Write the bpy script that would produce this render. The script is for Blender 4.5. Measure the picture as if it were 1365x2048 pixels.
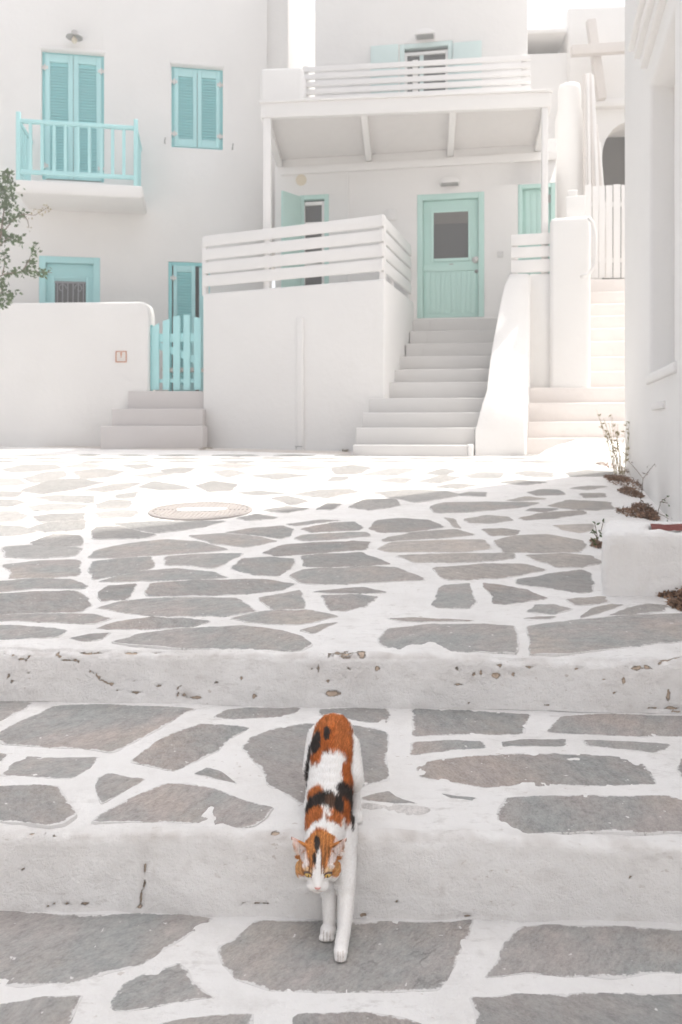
import bpy, bmesh, math, random
import numpy as np
from mathutils import Vector, noise as mnoise
R = math.radians
random.seed(7); rng = np.random.default_rng(7)
for _o in list(bpy.data.objects): bpy.data.objects.remove(_o, do_unlink=True)
SC = bpy.context.scene; COL = SC.collection

# ------------------------------------------------------------------ camera, sky, sun, exposure
ZC = 1.319                       # eye height above the street below the steps
F, CX, HY = 1600.0, 682.5, 860.0 # focal length, centre and horizon in pixels of the 1365 px wide photograph
cam = bpy.data.cameras.new('camera'); cam_o = bpy.data.objects.new('camera', cam); COL.objects.link(cam_o)
cam_o.location = (0, 0, ZC); cam_o.rotation_euler = (R(90), 0, 0)
cam.sensor_fit = 'HORIZONTAL'; cam.sensor_width = 24.0; cam.lens = F/1365*24
cam.shift_y = (HY-1024)/1365
cam.clip_start = 0.05; cam.clip_end = 2000
cam.dof.use_dof = True; cam.dof.focus_distance = 1.72; cam.dof.aperture_fstop = 7.5
SC.camera = cam_o
SUN_EL, SUN_AZ = R(66), math.atan2(0.796, 0.605)     # azimuth clockwise from +Y (away from the camera)
w = bpy.data.worlds.new('World'); SC.world = w; w.use_nodes = True
nt = w.node_tree; nt.nodes.clear()
sk = nt.nodes.new('ShaderNodeTexSky'); sk.sky_type = 'NISHITA'; sk.sun_disc = False
sk.sun_elevation = SUN_EL; sk.sun_rotation = SUN_AZ
sk.air_density = 0.75; sk.dust_density = 5.0; sk.ozone_density = 0.6
bg = nt.nodes.new('ShaderNodeBackground'); bg.inputs[1].default_value = 0.15
ow = nt.nodes.new('ShaderNodeOutputWorld')
hs = nt.nodes.new('ShaderNodeHueSaturation'); hs.inputs['Saturation'].default_value = .30   # a pale hazy summer sky
nt.links.new(sk.outputs[0], hs.inputs['Color']); nt.links.new(hs.outputs[0], bg.inputs[0]); nt.links.new(bg.outputs[0], ow.inputs[0])
sl = bpy.data.lights.new('sun', 'SUN'); sl.energy = 2.0; sl.angle = R(0.53); sl.color = (1.0, 0.955, 0.89)
so = bpy.data.objects.new('sun', sl); COL.objects.link(so)
tosun = Vector((math.sin(SUN_AZ)*math.cos(SUN_EL), math.cos(SUN_AZ)*math.cos(SUN_EL), math.sin(SUN_EL)))
so.rotation_euler = tosun.to_track_quat('Z', 'Y').to_euler(); so.location = (6, 6, 30)
SC.view_settings.view_transform = 'Standard'; SC.view_settings.look = 'None'
SC.view_settings.gamma = 1.0; SC.view_settings.use_curve_mapping = False
SC.view_settings.exposure = 1.37
SC.cycles.max_bounces = 10; SC.cycles.diffuse_bounces = 6

# ------------------------------------------------------------------ places measured in the photograph
def P(px, py, Y): return Vector(((px-CX)*Y/F, Y, ZC+(HY-py)*Y/F))
Z0, Z1 = ZC-1.005, ZC-0.854           # the landing under the cat, the tread it comes from
GC, GM = -0.861, 0.0638               # the plaza rises gently away from the camera
def gplane(Y): return ZC+GC+GM*Y if Y < 8 else ZC-.3506+.03*(Y-8)   # flatter towards the houses
def on_plaza(px, py):
    Y = -GC*F/(py-HY+GM*F)
    if Y > 8: Y = .5906*F/(py-HY+.03*F)
    return ((px-CX)*Y/F, Y)
def on_tread1(px, py):
    Y = .854*F/(py-HY); return ((px-CX)*Y/F, Y)
def on_tread0(px, py):
    Y = 1.005*F/(py-HY); return ((px-CX)*Y/F, Y)
def yr1(X): return 1.646-.035*X       # foot of the lower riser
def yr2(X): return 2.460-.053*X       # foot of the upper riser
def n3(x, y, z=0.0): return mnoise.noise(Vector((x, y, z)))

class Frame:                           # a vertical plane: u runs along it, n out of it, z up
    def __init__(s, x0, y0, x1, y1):
        s.O = Vector((x0, y0)); s.U = (Vector((x1, y1))-s.O).normalized(); s.N = Vector((s.U.y, -s.U.x))
    def pt(s, u, n, z): q = s.O+s.U*u+s.N*n; return Vector((q.x, q.y, z))
    def hit(s, px, py, n=0.0):
        d = Vector(((px-CX)/F, 1.0)); Y = (n+s.O.dot(s.N))/d.dot(s.N)
        q = Vector((d.x*Y, Y))-s.O
        return q.dot(s.U), ZC+(HY-py)*Y/F
    def rect(s, x0, y0, x1, y1, n=0.0):
        a, b, c, d = s.hit(x0, y0, n), s.hit(x1, y0, n), s.hit(x0, y1, n), s.hit(x1, y1, n)
        m = (x0+x1)/2; t = s.hit(m, y0, n)[1]; bt = s.hit(m, y1, n)[1]
        return min(a[0], c[0]), max(b[0], d[0]), bt, t          # u0,u1,z0,z1
def pf(pa, Ya, pb, Yb): return Frame((pa-CX)*Ya/F, Ya, (pb-CX)*Yb/F, Yb)

# ------------------------------------------------------------------ objects
def tag(o, label=None, cat=None, group=None, kind=None):
    if label: o['label'] = label
    if cat: o['category'] = cat
    if group: o['group'] = group
    if kind: o['kind'] = kind
    return o
def thing(name, loc, label, cat, group=None):
    o = bpy.data.objects.new(name, None); COL.objects.link(o); o.location = loc; o.empty_display_size = .1
    return tag(o, label, cat, group)
def root_loc(o):
    l = Vector((0, 0, 0))
    while o is not None: l += Vector(o.location); o = o.parent
    return l
class MB:                              # collects shapes in world space
    def __init__(s): s.v = []; s.f = []
    def add(s, vs, fs):
        b = len(s.v); s.v += [Vector(p) for p in vs]; s.f += [tuple(b+i for i in f) for f in fs]; return s
    def hexa(s, p):                    # 4 bottom, 4 top (both counter-clockwise from above)
        return s.add(p, [(3,2,1,0),(4,5,6,7),(0,1,5,4),(1,2,6,5),(2,3,7,6),(3,0,4,7)])
    def box(s, x0, x1, y0, y1, z0, z1):
        return s.hexa([(x0,y0,z0),(x1,y0,z0),(x1,y1,z0),(x0,y1,z0),(x0,y0,z1),(x1,y0,z1),(x1,y1,z1),(x0,y1,z1)])
    def fbox(s, f, u0, u1, n0, n1, z0, z1):
        g = lambda u, n, z: f.pt(u, n, z)
        return s.hexa([g(u0,n1,z0),g(u1,n1,z0),g(u1,n0,z0),g(u0,n0,z0),g(u0,n1,z1),g(u1,n1,z1),g(u1,n0,z1),g(u0,n0,z1)])
    def prism(s, poly, z0, z1):        # plan polygon, counter-clockwise
        n = len(poly)
        vs = [(p[0],p[1],z0) for p in poly]+[(p[0],p[1],z1) for p in poly]
        return s.add(vs, [tuple(range(n-1,-1,-1)), tuple(range(n,2*n))]+[(i,(i+1)%n,n+(i+1)%n,n+i) for i in range(n)])
    def extr(s, poly, vec):            # any planar polygon moved along a vector
        n = len(poly); vec = Vector(vec); vs = [Vector(p) for p in poly]; vs += [p+vec for p in vs]
        return s.add(vs, [tuple(range(n-1,-1,-1)), tuple(range(n,2*n))]+[(i,(i+1)%n,n+(i+1)%n,n+i) for i in range(n)])
    def bar(s, p, q, wd, ht, up=(0,0,1)):
        p, q = Vector(p), Vector(q); d = (q-p).normalized(); a = d.cross(Vector(up))
        if a.length < 1e-4: a = d.cross(Vector((0,1,0)))
        a.normalize(); b = a.cross(d); a *= wd/2; b *= ht/2
        return s.hexa([p-a-b, p+a-b, q+a-b, q-a-b, p-a+b, p+a+b, q+a+b, q-a+b])
    def tube(s, pts, rad, seg=8, cap=True):
        pts = [Vector(p) for p in pts]; n = len(pts)
        rr = rad if isinstance(rad, (list, tuple)) else [rad]*n
        vs = []; ref = Vector((.31,.2,.93))
        for i, p in enumerate(pts):
            d = (pts[min(i+1,n-1)]-pts[max(i-1,0)]).normalized()
            a = d.cross(ref)
            if a.length < 1e-3: a = d.cross(Vector((1,0,0)))
            a.normalize(); b = d.cross(a)
            vs += [p+(a*math.cos(2*math.pi*k/seg)+b*math.sin(2*math.pi*k/seg))*rr[i] for k in range(seg)]
        fs = [(i*seg+k, i*seg+(k+1)%seg, (i+1)*seg+(k+1)%seg, (i+1)*seg+k) for i in range(n-1) for k in range(seg)]
        if cap: fs += [tuple(range(seg-1,-1,-1)), tuple((n-1)*seg+k for k in range(seg))]
        return s.add(vs, fs)
    def lathe(s, c, prof, seg=20, axis='z'):   # prof: (radius, height)
        c = Vector(c); vs = []
        for r, h in prof:
            for k in range(seg):
                t = 2*math.pi*k/seg; x, y = r*math.cos(t), r*math.sin(t)
                vs.append(c+(Vector((x,y,h)) if axis == 'z' else Vector((x,-h,y))))
        n = len(prof)
        fs = [(i*seg+k, i*seg+(k+1)%seg, (i+1)*seg+(k+1)%seg, (i+1)*seg+k) for i in range(n-1) for k in range(seg)]
        fs += [tuple(range(seg-1,-1,-1)), tuple((n-1)*seg+k for k in range(seg))]
        return s.add(vs, fs)
    def build(s, name, m, parent=None, bevel=0, seg=2, smooth=False, subs=0, fix=True):
        if parent is not None: org = root_loc(parent)
        else:
            lo = Vector([min(p[i] for p in s.v) for i in range(3)]); hi = Vector([max(p[i] for p in s.v) for i in range(3)])
            org = Vector(((lo.x+hi.x)/2, (lo.y+hi.y)/2, lo.z))
        me = bpy.data.meshes.new(name); me.from_pydata([p-org for p in s.v], [], s.f); me.update()
        if fix:
            bm = bmesh.new(); bm.from_mesh(me); bmesh.ops.recalc_face_normals(bm, faces=bm.faces); bm.to_mesh(me); bm.free()
        me.materials.append(m)
        o = bpy.data.objects.new(name, me); COL.objects.link(o)
        if parent is not None: o.parent = parent
        else: o.location = org
        if bevel:
            b = o.modifiers.new('bevel', 'BEVEL'); b.width = bevel; b.segments = seg; b.limit_method = 'ANGLE'; b.angle_limit = R(35)
        if smooth or bevel:
            me.shade_smooth()
            if not smooth or bevel:
                try: me.set_sharp_from_angle(angle=R(50 if not bevel else 180))
                except Exception: pass
        return o

# ------------------------------------------------------------------ materials
def nodes(name):
    m = bpy.data.materials.new(name); m.use_nodes = True; t = m.node_tree; t.nodes.clear()
    out = t.nodes.new('ShaderNodeOutputMaterial'); b = t.nodes.new('ShaderNodeBsdfPrincipled')
    t.links.new(b.outputs[0], out.inputs[0]); b.inputs['Specular IOR Level'].default_value = .25
    return m, t, b
def nn(t, kind, **kw):
    n = t.nodes.new(kind)
    for k, v in kw.items(): setattr(n, k, v)
    return n
def noise_n(t, scale, detail=6, rough=.6, vec=None, stretch=None):
    n = nn(t, 'ShaderNodeTexNoise'); n.inputs['Scale'].default_value = scale; n.inputs['Detail'].default_value = detail; n.inputs['Roughness'].default_value = rough
    if vec is None:
        g = nn(t, 'ShaderNodeNewGeometry'); vec = g.outputs['Position']
    if stretch:
        mp = nn(t, 'ShaderNodeMapping'); mp.inputs['Scale'].default_value = stretch; t.links.new(vec, mp.inputs['Vector']); vec = mp.outputs[0]
    t.links.new(vec, n.inputs['Vector']); return n.outputs['Fac']
def ramp(t, fac, stops):
    r = nn(t, 'ShaderNodeValToRGB'); e = r.color_ramp.elements
    while len(e) < len(stops): e.new(.5)
    for i, (p, c) in enumerate(stops):
        e[i].position = p; e[i].color = (c, c, c, 1) if not isinstance(c, (tuple, list)) else (*c[:3], 1)
    t.links.new(fac, r.inputs[0]); return r.outputs[0]
def mix(t, fac, a, b, mode='MIX'):
    m = nn(t, 'ShaderNodeMix', data_type='RGBA', blend_type=mode)
    for i, v in ((0, fac), (6, a), (7, b)):
        if hasattr(v, 'is_output') or isinstance(v, bpy.types.NodeSocket): t.links.new(v, m.inputs[i])
        else: m.inputs[i].default_value = v if i == 0 else (*v[:3], 1)
    return m.outputs[2]
def mth(t, op, a, b=0.0, c=None):
    m = nn(t, 'ShaderNodeMath', operation=op)
    for i, v in enumerate((a, b) if c is None else (a, b, c)):
        if isinstance(v, bpy.types.NodeSocket): t.links.new(v, m.inputs[i])
        else: m.inputs[i].default_value = v
    return m.outputs[0]
def bump(t, b, h, strength, dist):
    n = nn(t, 'ShaderNodeBump'); n.inputs['Strength'].default_value = strength; n.inputs['Distance'].default_value = dist
    t.links.new(h, n.inputs['Height']); t.links.new(n.outputs[0], b.inputs['Normal'])
def painted(name, col, rough=.6, var=.05, scale=3.0, bstr=.25, bdist=.004, grime=0.0, grimecol=(.45,.40,.36)):
    m, t, b = nodes(name)
    a = noise_n(t, scale, 8, .6)
    c = mix(t, a, tuple(x*(1-var) for x in col), tuple(min(1, x*(1+var)) for x in col))
    if grime:
        g = ramp(t, noise_n(t, scale*2.3, 10, .7), [(.55, 0.0), (.78, grime)])
        c = mix(t, g, c, grimecol)
    t.links.new(c, b.inputs['Base Color']); b.inputs['Roughness'].default_value = rough
    h = mth(t, 'ADD', mth(t, 'MULTIPLY', noise_n(t, scale*7, 8, .65), .6), noise_n(t, scale*1.3, 4, .5))
    bump(t, b, h, bstr, bdist); return m
def attr(t, name):
    n = nn(t, 'ShaderNodeAttribute', attribute_name=name); return n

WHITE = (.80, .785, .77)
M = {}
M['wall'] = painted('white_plaster', (.80,.785,.768), .8, .05, 1.3, .55, .016, .16, (.66,.62,.58))
M['wall_clean'] = painted('white_limewash', (.80,.788,.772), .8, .04, 1.7, .45, .014, .10, (.66,.62,.58))
M['wood_white'] = painted('white_painted_wood', (.80,.785,.77), .55, .03, 8, .15, .002)
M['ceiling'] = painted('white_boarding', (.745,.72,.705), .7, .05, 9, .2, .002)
M['step_grey'] = painted('grey_step_paint', (.66,.645,.63), .7, .04, 2.2, .25, .004, .12, (.5,.47,.45))
M['step_pink'] = painted('pinkish_step_paint', (.60,.565,.55), .7, .03, 2.2, .2, .004)
M['step_worn'] = painted('worn_whitewashed_steps', (.78,.735,.705), .8, .05, 4, .4, .008, .35, (.58,.50,.46))
M['blue'] = painted('turquoise_paint', (.41,.725,.74), .5, .05, 6, .12, .002)
M['blue_dk'] = painted('turquoise_dark_copy', (.26,.645,.665), .45, .05, 6, .12, .002)  # darker copy of the turquoise, with the louvres' self-shade put into the colour
M['mint'] = painted('mint_paint', (.50,.715,.66), .5, .04, 6, .12, .002)
M['mint_pale'] = painted('pale_mint_paint', (.62,.74,.72), .5, .04, 6, .12, .002)
M['timber'] = painted('weathered_whitewashed_timber', (.64,.60,.57), .75, .08, 12, .35, .004)
M['metal'] = painted('grey_metal', (.35,.34,.33), .4, .06, 12, .1, .001)
M['iron'] = painted('grey_wrought_iron', (.33,.33,.36), .5, .06, 12, .1, .001)
M['dark'] = painted('dark_interior', (.09,.085,.08), .8, .1, 4, .1, .002)
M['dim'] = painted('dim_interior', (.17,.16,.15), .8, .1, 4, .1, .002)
M['cream'] = painted('cream_plastic', (.70,.62,.48), .4, .03, 9, .05, .001)
M['cover'] = painted('manhole_iron', (.40,.365,.345), .6, .10, 14, .3, .003, .3, (.72,.68,.64))
M['paint_patch'] = painted('old_white_paint', (.76,.74,.72), .7, .05, 14, .3, .002)
M['soil'] = painted('red_brown_soil', (.20,.06,.05), .9, .25, 25, .6, .01)
M['rust_frame'] = painted('orange_sign_paint', (.55,.20,.09), .5, .08, 20, .1, .001)
M['sign_white'] = painted('sign_enamel', (.74,.70,.66), .4, .03, 20, .05, .001)
M['leaf'] = painted('green_leaves', (.062,.11,.026), .6, .35, 18, .1, .001)
M['leaf_dry'] = painted('dry_leaves', (.36,.225,.15), .8, .45, 30, .2, .001)
M['straw'] = painted('dry_stems', (.36,.30,.16), .8, .25, 20, .1, .001)
M['twig'] = painted('brown_twigs', (.19,.13,.095), .8, .25, 20, .1, .001)
M['rough_white'] = painted('whitewashed_rock', (.76,.73,.70), .85, .08, 9, .6, .015, .4, (.55,.5,.47))
M['planter'] = painted('lumpy_whitewash', (.79,.775,.76), .85, .05, 5, .9, .014, .22, (.60,.54,.49))
M['gutter'] = painted('dusty_gutter', (.60,.55,.51), .9, .18, 8, .5, .01, .5, (.38,.33,.29))
M['terrain'] = painted('dusty_ground', (.40,.36,.32), .9, .15, .6, .3, .02)
def glass_mat():
    m, t, b = nodes('window_glass'); b.inputs['Base Color'].default_value = (.085,.082,.08,1)
    b.inputs['Roughness'].default_value = .12; b.inputs['Specular IOR Level'].default_value = .5; return m
M['glass'] = glass_mat()
M['blind'] = painted('grey_fabric_blind', (.115,.115,.115), .9, .1, 40, .2, .001)

def mortar_mat():
    m, t, b = nodes('whitewashed_mortar')
    wr = attr(t, 'wear').outputs['Fac']; st = attr(t, 'stain').outputs['Fac']
    base = mix(t, ramp(t, noise_n(t, 7, 14, .76), [(.38, 0.0), (.60, 1.0)]), (.715,.695,.675), (.865,.85,.835))
    base = mix(t, ramp(t, noise_n(t, 2.6, 8, .7, stretch=(.6,1,1.6)), [(.45, 0.0), (.60, .75)]), base, (.855,.845,.835))
    # scuffs: small grey scrapes where feet wear the whitewash
    sc = ramp(t, noise_n(t, 34, 8, .72, stretch=(.5, 1, 1.3)), [(.53, 0.0), (.64, .70)])
    sc2 = ramp(t, noise_n(t, 3.4, 8, .7), [(.43, 0.0), (.62, 1.0)])
    base = mix(t, mth(t, 'MULTIPLY', sc, sc2), base, (.50,.47,.445))
    pit = mth(t, 'MULTIPLY', ramp(t, noise_n(t, 58, 6, .6, stretch=(.7,1,1.2)), [(.635, 0.0), (.675, .8)]), ramp(t, noise_n(t, 4.2, 6, .6), [(.47, 0.0), (.60, 1.0)]))
    base = mix(t, pit, base, (.42,.355,.30))
    tan = mix(t, noise_n(t, 2.2, 5, .6), (.80,.785,.77), (.735,.69,.65))
    base = mix(t, .35, base, tan)
    base = mix(t, st, base, (.46,.41,.375))
    sand = mix(t, noise_n(t, 60, 8, .75), (.47,.345,.25), (.66,.55,.45))
    w2 = mth(t, 'ADD', wr, mth(t, 'MULTIPLY', mth(t, 'SUBTRACT', noise_n(t, 80, 8, .75), .5), 1.7))
    wf = ramp(t, w2, [(.46, 0.0), (.60, 1.0)])
    sand = mix(t, ramp(t, w2, [(.50, 0.0), (.80, 1.0)]), (.37,.275,.205), sand)
    c = mix(t, wf, base, sand)
    t.links.new(c, b.inputs['Base Color']); b.inputs['Roughness'].default_value = .85
    h = mth(t, 'ADD', mth(t, 'MULTIPLY', noise_n(t, 120, 8, .75), .5), noise_n(t, 18, 8, .65))
    h = mth(t, 'SUBTRACT', h, mth(t, 'MULTIPLY', wf, .9))
    bump(t, b, h, 1.0, .011); return m
M['mortar'] = mortar_mat()
def stone_mat(name, c0, c1, tan, paint):
    m, t, b = nodes(name)
    oi = nn(t, 'ShaderNodeObjectInfo'); rnd = oi.outputs['Random']
    tc = nn(t, 'ShaderNodeTexCoord')
    mp = nn(t, 'ShaderNodeMapping'); t.links.new(tc.outputs['Object'], mp.inputs['Vector'])
    rv = nn(t, 'ShaderNodeCombineXYZ'); t.links.new(mth(t, 'MULTIPLY', rnd, 3.0), rv.inputs[2]); t.links.new(rv.outputs[0], mp.inputs['Rotation'])
    lv = nn(t, 'ShaderNodeCombineXYZ'); t.links.new(mth(t, 'MULTIPLY', rnd, 40.0), lv.inputs[0]); t.links.new(lv.outputs[0], mp.inputs['Location'])
    v = mp.outputs[0]
    grain = noise_n(t, 34, 12, .78, v, (.6, 1, 1)); fine = noise_n(t, 170, 8, .8, v, (.6, 1, 1))
    c = mix(t, ramp(t, noise_n(t, 4.5, 10, .68, v, (.7, 1, 1)), [(.40, 0.0), (.60, 1.0)]), c0, c1)
    c = mix(t, ramp(t, noise_n(t, 2.6, 6, .6, v), [(.50, 0.0), (.68, .5)]), c, tan)
    gr = ramp(t, mth(t, 'ADD', mth(t, 'MULTIPLY', grain, .5), mth(t, 'MULTIPLY', fine, .5)), [(.36, .58), (.50, 1.0), (.64, 1.38)])
    c = mix(t, 1.0, c, gr, 'MULTIPLY')
    val = mth(t, 'ADD', .86, mth(t, 'MULTIPLY', rnd, .28))
    vc = nn(t, 'ShaderNodeCombineColor'); [t.links.new(val, vc.inputs[i]) for i in range(3)]
    c = mix(t, 1.0, c, vc.outputs[0], 'MULTIPLY')
    hue = mth(t, 'FRACT', mth(t, 'MULTIPLY', rnd, 7.31))
    c = mix(t, mth(t, 'MULTIPLY', hue, .22), c, (.34,.352,.345), 'MIX')
    # cleft lines: thin dark ridges of split schist
    ck = noise_n(t, 6, 10, .66, v, (.5, 1, 1)); line = mth(t, 'ABSOLUTE', mth(t, 'SUBTRACT', ck, .5))
    lf = ramp(t, line, [(.0, .13), (.009, 0.0)])
    lf = mth(t, 'MULTIPLY', lf, ramp(t, noise_n(t, 6, 4, .6, v), [(.5, 0.0), (.62, 1.0)]))
    c = mix(t, lf, c, (.13,.115,.105))
    # whitewash brushed over the rims and dropped in flecks
    e = attr(t, 'edge').outputs['Fac']
    pn = mth(t, 'ADD', mth(t, 'MULTIPLY', noise_n(t, 13, 10, .72), .65), mth(t, 'MULTIPLY', noise_n(t, 75, 8, .75), .35))
    pf_ = mth(t, 'ADD', mth(t, 'MULTIPLY', mth(t, 'SUBTRACT', pn, .5), 2.6), e)
    pm = ramp(t, pf_, [(.80-paint, 0.0), (.92-paint, .95)])
    dust = ramp(t, noise_n(t, 70, 8, .75), [(.52, 0.0), (.80, .35)])
    c = mix(t, dust, c, (.56,.53,.51))
    fl = ramp(t, noise_n(t, 48, 3, .5, v), [(.70, 0.0), (.73, .9)])
    pm = mth(t, 'MAXIMUM', pm, fl)
    c = mix(t, pm, c, (.72,.70,.685))
    t.links.new(c, b.inputs['Base Color']); b.inputs['Roughness'].default_value = .75
    h = mth(t, 'ADD', mth(t, 'MULTIPLY', grain, .7), noise_n(t, 8, 8, .65, v))
    h = mth(t, 'SUBTRACT', h, mth(t, 'MULTIPLY', lf, .8))
    bump(t, b, h, 1.0, .012); return m
M['stone'] = stone_mat('grey_schist', (.305,.308,.298), (.375,.335,.315), (.46,.375,.315), .0)
M['stone_brown'] = stone_mat('brown_schist', (.36,.335,.315), (.44,.395,.36), (.54,.45,.375), .0)
M['stone_far'] = stone_mat('pale_worn_schist', (.335,.323,.31), (.38,.362,.345), (.42,.385,.355), .0)
M['stone_washed'] = stone_mat('limewashed_schist', (.62,.59,.57), (.66,.63,.61), (.64,.60,.57), .1)

# ------------------------------------------------------------------ ground: street, steps, plaza
def col_positions(x0, x1, d0, d1, dense, coarse):
    xs = list(np.arange(d0, d1+1e-6, dense)); a = d0-coarse; L = []
    while a > x0: L.append(a); a -= coarse
    L.append(x0); a = d1+coarse; Rr = []
    while a < x1: Rr.append(a); a += coarse
    Rr.append(x1); return L[::-1]+xs+Rr
def low(X, Y): return .0045*n3(X*1.7, Y*1.7, 3.3)+.002*n3(X*5, Y*5, 8.1)
def seg_dist(p, a, b):
    ap = (p[0]-a[0], p[1]-a[1]); ab = (b[0]-a[0], b[1]-a[1]); l = ab[0]**2+ab[1]**2 or 1e-9
    k = max(0, min(1, (ap[0]*ab[0]+ap[1]*ab[1])/l)); return math.hypot(ap[0]-k*ab[0], ap[1]-k*ab[1])
ZM = {'A':(0,880), 'B':(665,880), 'C':(0,1250), 'D':(665,1250), 'E':(0,1640), 'Fz':(665,1640)}
KZ = 700/1365
def zp(reg, x, y): o = ZM[reg]; return (o[0]+x*KZ, o[1]+y*KZ)
def step_mesh(name, yf, yb, ztop, zbot, cols, yoffs, rad, chips, cracks, stains, rough=.004):
    v, wear, stain, ny = [], [], [], None
    zr = 26
    for X in cols:
        y0 = yf(X)+.010*n3(X*1.6, 0, 5)+.004*n3(X*6, 1, 5); zt0 = ztop(X, y0)
        lipz = .010*n3(X*2.3, 7, 1)+.005*n3(X*9, 7, 2)
        prof = []
        h = zt0-zbot
        for i in range(zr):
            k = i/(zr-1); prof.append((y0+.020*k, zbot+(h-rad)*k, (0,-1,0), 0))
        for i in range(1, 7):
            a = i/6*math.pi/2
            prof.append((y0+.020+rad*(1-math.cos(a)), zt0-rad+rad*math.sin(a), (0,-math.cos(a),math.sin(a)), 0))
        for d in yoffs:
            prof.append((y0+.020+rad+d*(yb-(y0+.02+rad)), None, (0,0,1), 1))
        for (y, z, nrm, flat) in prof:
            if z is None: z = ztop(X, y)
            bl = max(0.0, 1-(y-y0)/.30)            # the lip sags and swells
            dz = low(X, y) if (flat or nrm[2] > .5) else 0
            arc = z-zbot if not flat and nrm[2] < .5 else (zt0-zbot)+(y-y0-.02)*.75
            q = (X, arc)
            wv = 0.0
            if y < y0+.40:
                for (cx, cz, rx, rz, s) in chips:
                    dx, dz_ = (X-cx)/rx, (arc-cz)/rz
                    d2 = dx*dx+dz_*dz_
                    if d2 < 4:
                        wv = max(wv, s*max(0, 1.15-math.sqrt(d2)+.75*n3(X*38, arc*38, 2)))
                for (pl, wd) in cracks:
                    for a, b in zip(pl[:-1], pl[1:]):
                        if min(a[0],b[0])-.05 < X < max(a[0],b[0])+.05:
                            d = seg_dist((X+.006*n3(X*40,arc*40,9), arc+.006*n3(X*40,arc*40,4)), a, b)
                            if d < wd*.7: wv = max(wv, .85-d/wd*.5)
            sv = 0.0
            for (cx, cz, rx, rz, s) in stains:
                d2 = ((X-cx)/rx)**2+((arc-cz)/rz)**2
                if d2 < 1: sv = max(sv, s*(1-d2)*(.55+.6*n3(X*30, arc*30, 6)))
            if y < y0+.25:        # grime along the trodden lip and the foot of each riser
                ht = zt0-zbot
                sv = max(sv, (.62*math.exp(-((arc-ht-.005)/.020)**2)+.22*math.exp(-(arc/.012)**2))*max(0, .35+1.1*n3(X*11, arc*30, 12)+.5*n3(X*50, arc*60, 13)))
            big = .012*n3(X*2.6, arc*3.2, 20)+.006*n3(X*9, arc*9, 22)+.0022*n3(X*34, arc*34, 24)
            fine = .0018*n3(X*22, y*22, 30)+.0009*n3(X*60, y*60, 31)
            amp = big if not flat else fine+(big*.5)*max(0, 1-(y-y0)/.12)
            amp -= .006*min(1, wv)
            v.append((X+nrm[0]*amp, y+nrm[1]*amp, z+nrm[2]*amp+dz+(lipz*max(0, (z-zbot)/h) if y < y0+.1 else lipz*max(0,1-(y-y0-.1)/.1))))
            wear.append(min(1, wv)); stain.append(max(0, min(.6, sv)))
    nr = zr+6+len(yoffs); f = []
    for c in range(len(cols)-1):
        for r in range(nr-1):
            a = c*nr+r; f.append((a, a+nr, a+nr+1, a+1))
    me = bpy.data.meshes.new(name); me.from_pydata(v, [], f); me.update()
    for nm, dat in (('wear', wear), ('stain', stain)):
        at = me.attributes.new(nm, 'FLOAT', 'POINT'); at.data.foreach_set('value', dat)
    me.shade_smooth(); me.materials.append(M['mortar'])
    o = bpy.data.objects.new(name, me); COL.objects.link(o); o['kind'] = 'structure'; return o
def chip(reg, x, y, rx, ry, *rest):
    s, yr, zb = (1.0, *rest) if len(rest) == 2 else (rest[0], rest[1], rest[2]) if not callable(rest[0]) else (rest[2], rest[0], rest[1])
    px, py = zp(reg, x, y); X = (px-CX)*yr(0)/F; Y = yr(X); X = (px-CX)*Y/F
    z = ZC+(HY-py)*Y/F; return (X, z-zb, rx*KZ*Y/F, ry*KZ*Y/F, s)
def crack(reg, pts, yr, zb, wd=.0035):
    return ([chip(reg, x, y, 1, 1, yr, zb)[:2] for x, y in pts], wd)
# chips and cracks read off the photograph (upper riser, then lower riser)
ch2 = [chip('D', *a, yr2, Z1) for a in       [(490,185,24,20),(640,205,24,16),(588,195,9,14),(715,200,14,12),(747,212,8,20),(770,168,24,9),(962,177,16,9),(1200,178,75,11),(1145,228,12,18),(700,253,11,9),(1318,285,14,32),(1330,328,26,7),(840,318,22,8),(530,305,10,6),(320,208,10,6),(398,208,8,6),(415,185,5,12),(495,238,18,6),(65,178,8,14),(175,180,10,12),(660,165,14,8),(560,202,7,7),(1105,270,6,8),(1068,218,7,6)]]
ch2 += [chip('D', x, y, a, b, yr2, Z1, s) for x, y, a, b, s in [(1170,158,48,17,.6),(70,112,110,42,.62),(12,250,28,42,.5)]]
ch2 += [chip('C', *a, yr2, Z1) for a in [(620,240,17,11),(992,280,13,15),(1285,270,44,13),(1280,225,16,9),(762,288,40,8),(712,280,9,9),(943,215,6,12),(845,230,11,8),(30,205,8,13),(44,226,12,9),(105,196,9,9),(430,232,14,8),(520,222,10,5),(525,266,34,5),(330,92,80,8),(500,98,40,7),(600,95,24,5),(1245,180,6,22),(1215,175,6,8),(1130,130,22,6),(380,215,8,8),(460,258,9,6),(690,116,16,5),(875,128,8,4)]]
cr2 = [crack('C', c, yr2, Z1, wd) for c, wd in [([(0,105),(30,115),(60,140),(92,150),(112,125),(135,108)],.006),([(205,90),(215,125),(240,148),(290,145),(300,153)],.006),([(345,180),(390,215),(440,240)],.0035),([(692,295),(684,262),(700,240)],.005)]]
cr2 += [crack('D', [(1420,100),(1365,120),(1300,140),(1260,166)], yr2, Z1, .005), crack('D', [(1230,328),(1300,335),(1365,345)], yr2, Z1, .003)]
st2 = [chip('C', *a, yr2, Z1) for a in [(735,270,55,34,.6),(780,212,30,12,.5),(380,190,160,60,.22),(80,170,120,70,.22),(1260,150,110,90,.3)]]
st2 += [chip('D', *a, yr2, Z1) for a in [(60,160,120,110,.35),(620,190,300,60,.2),(1200,180,160,80,.22)]]
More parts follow.
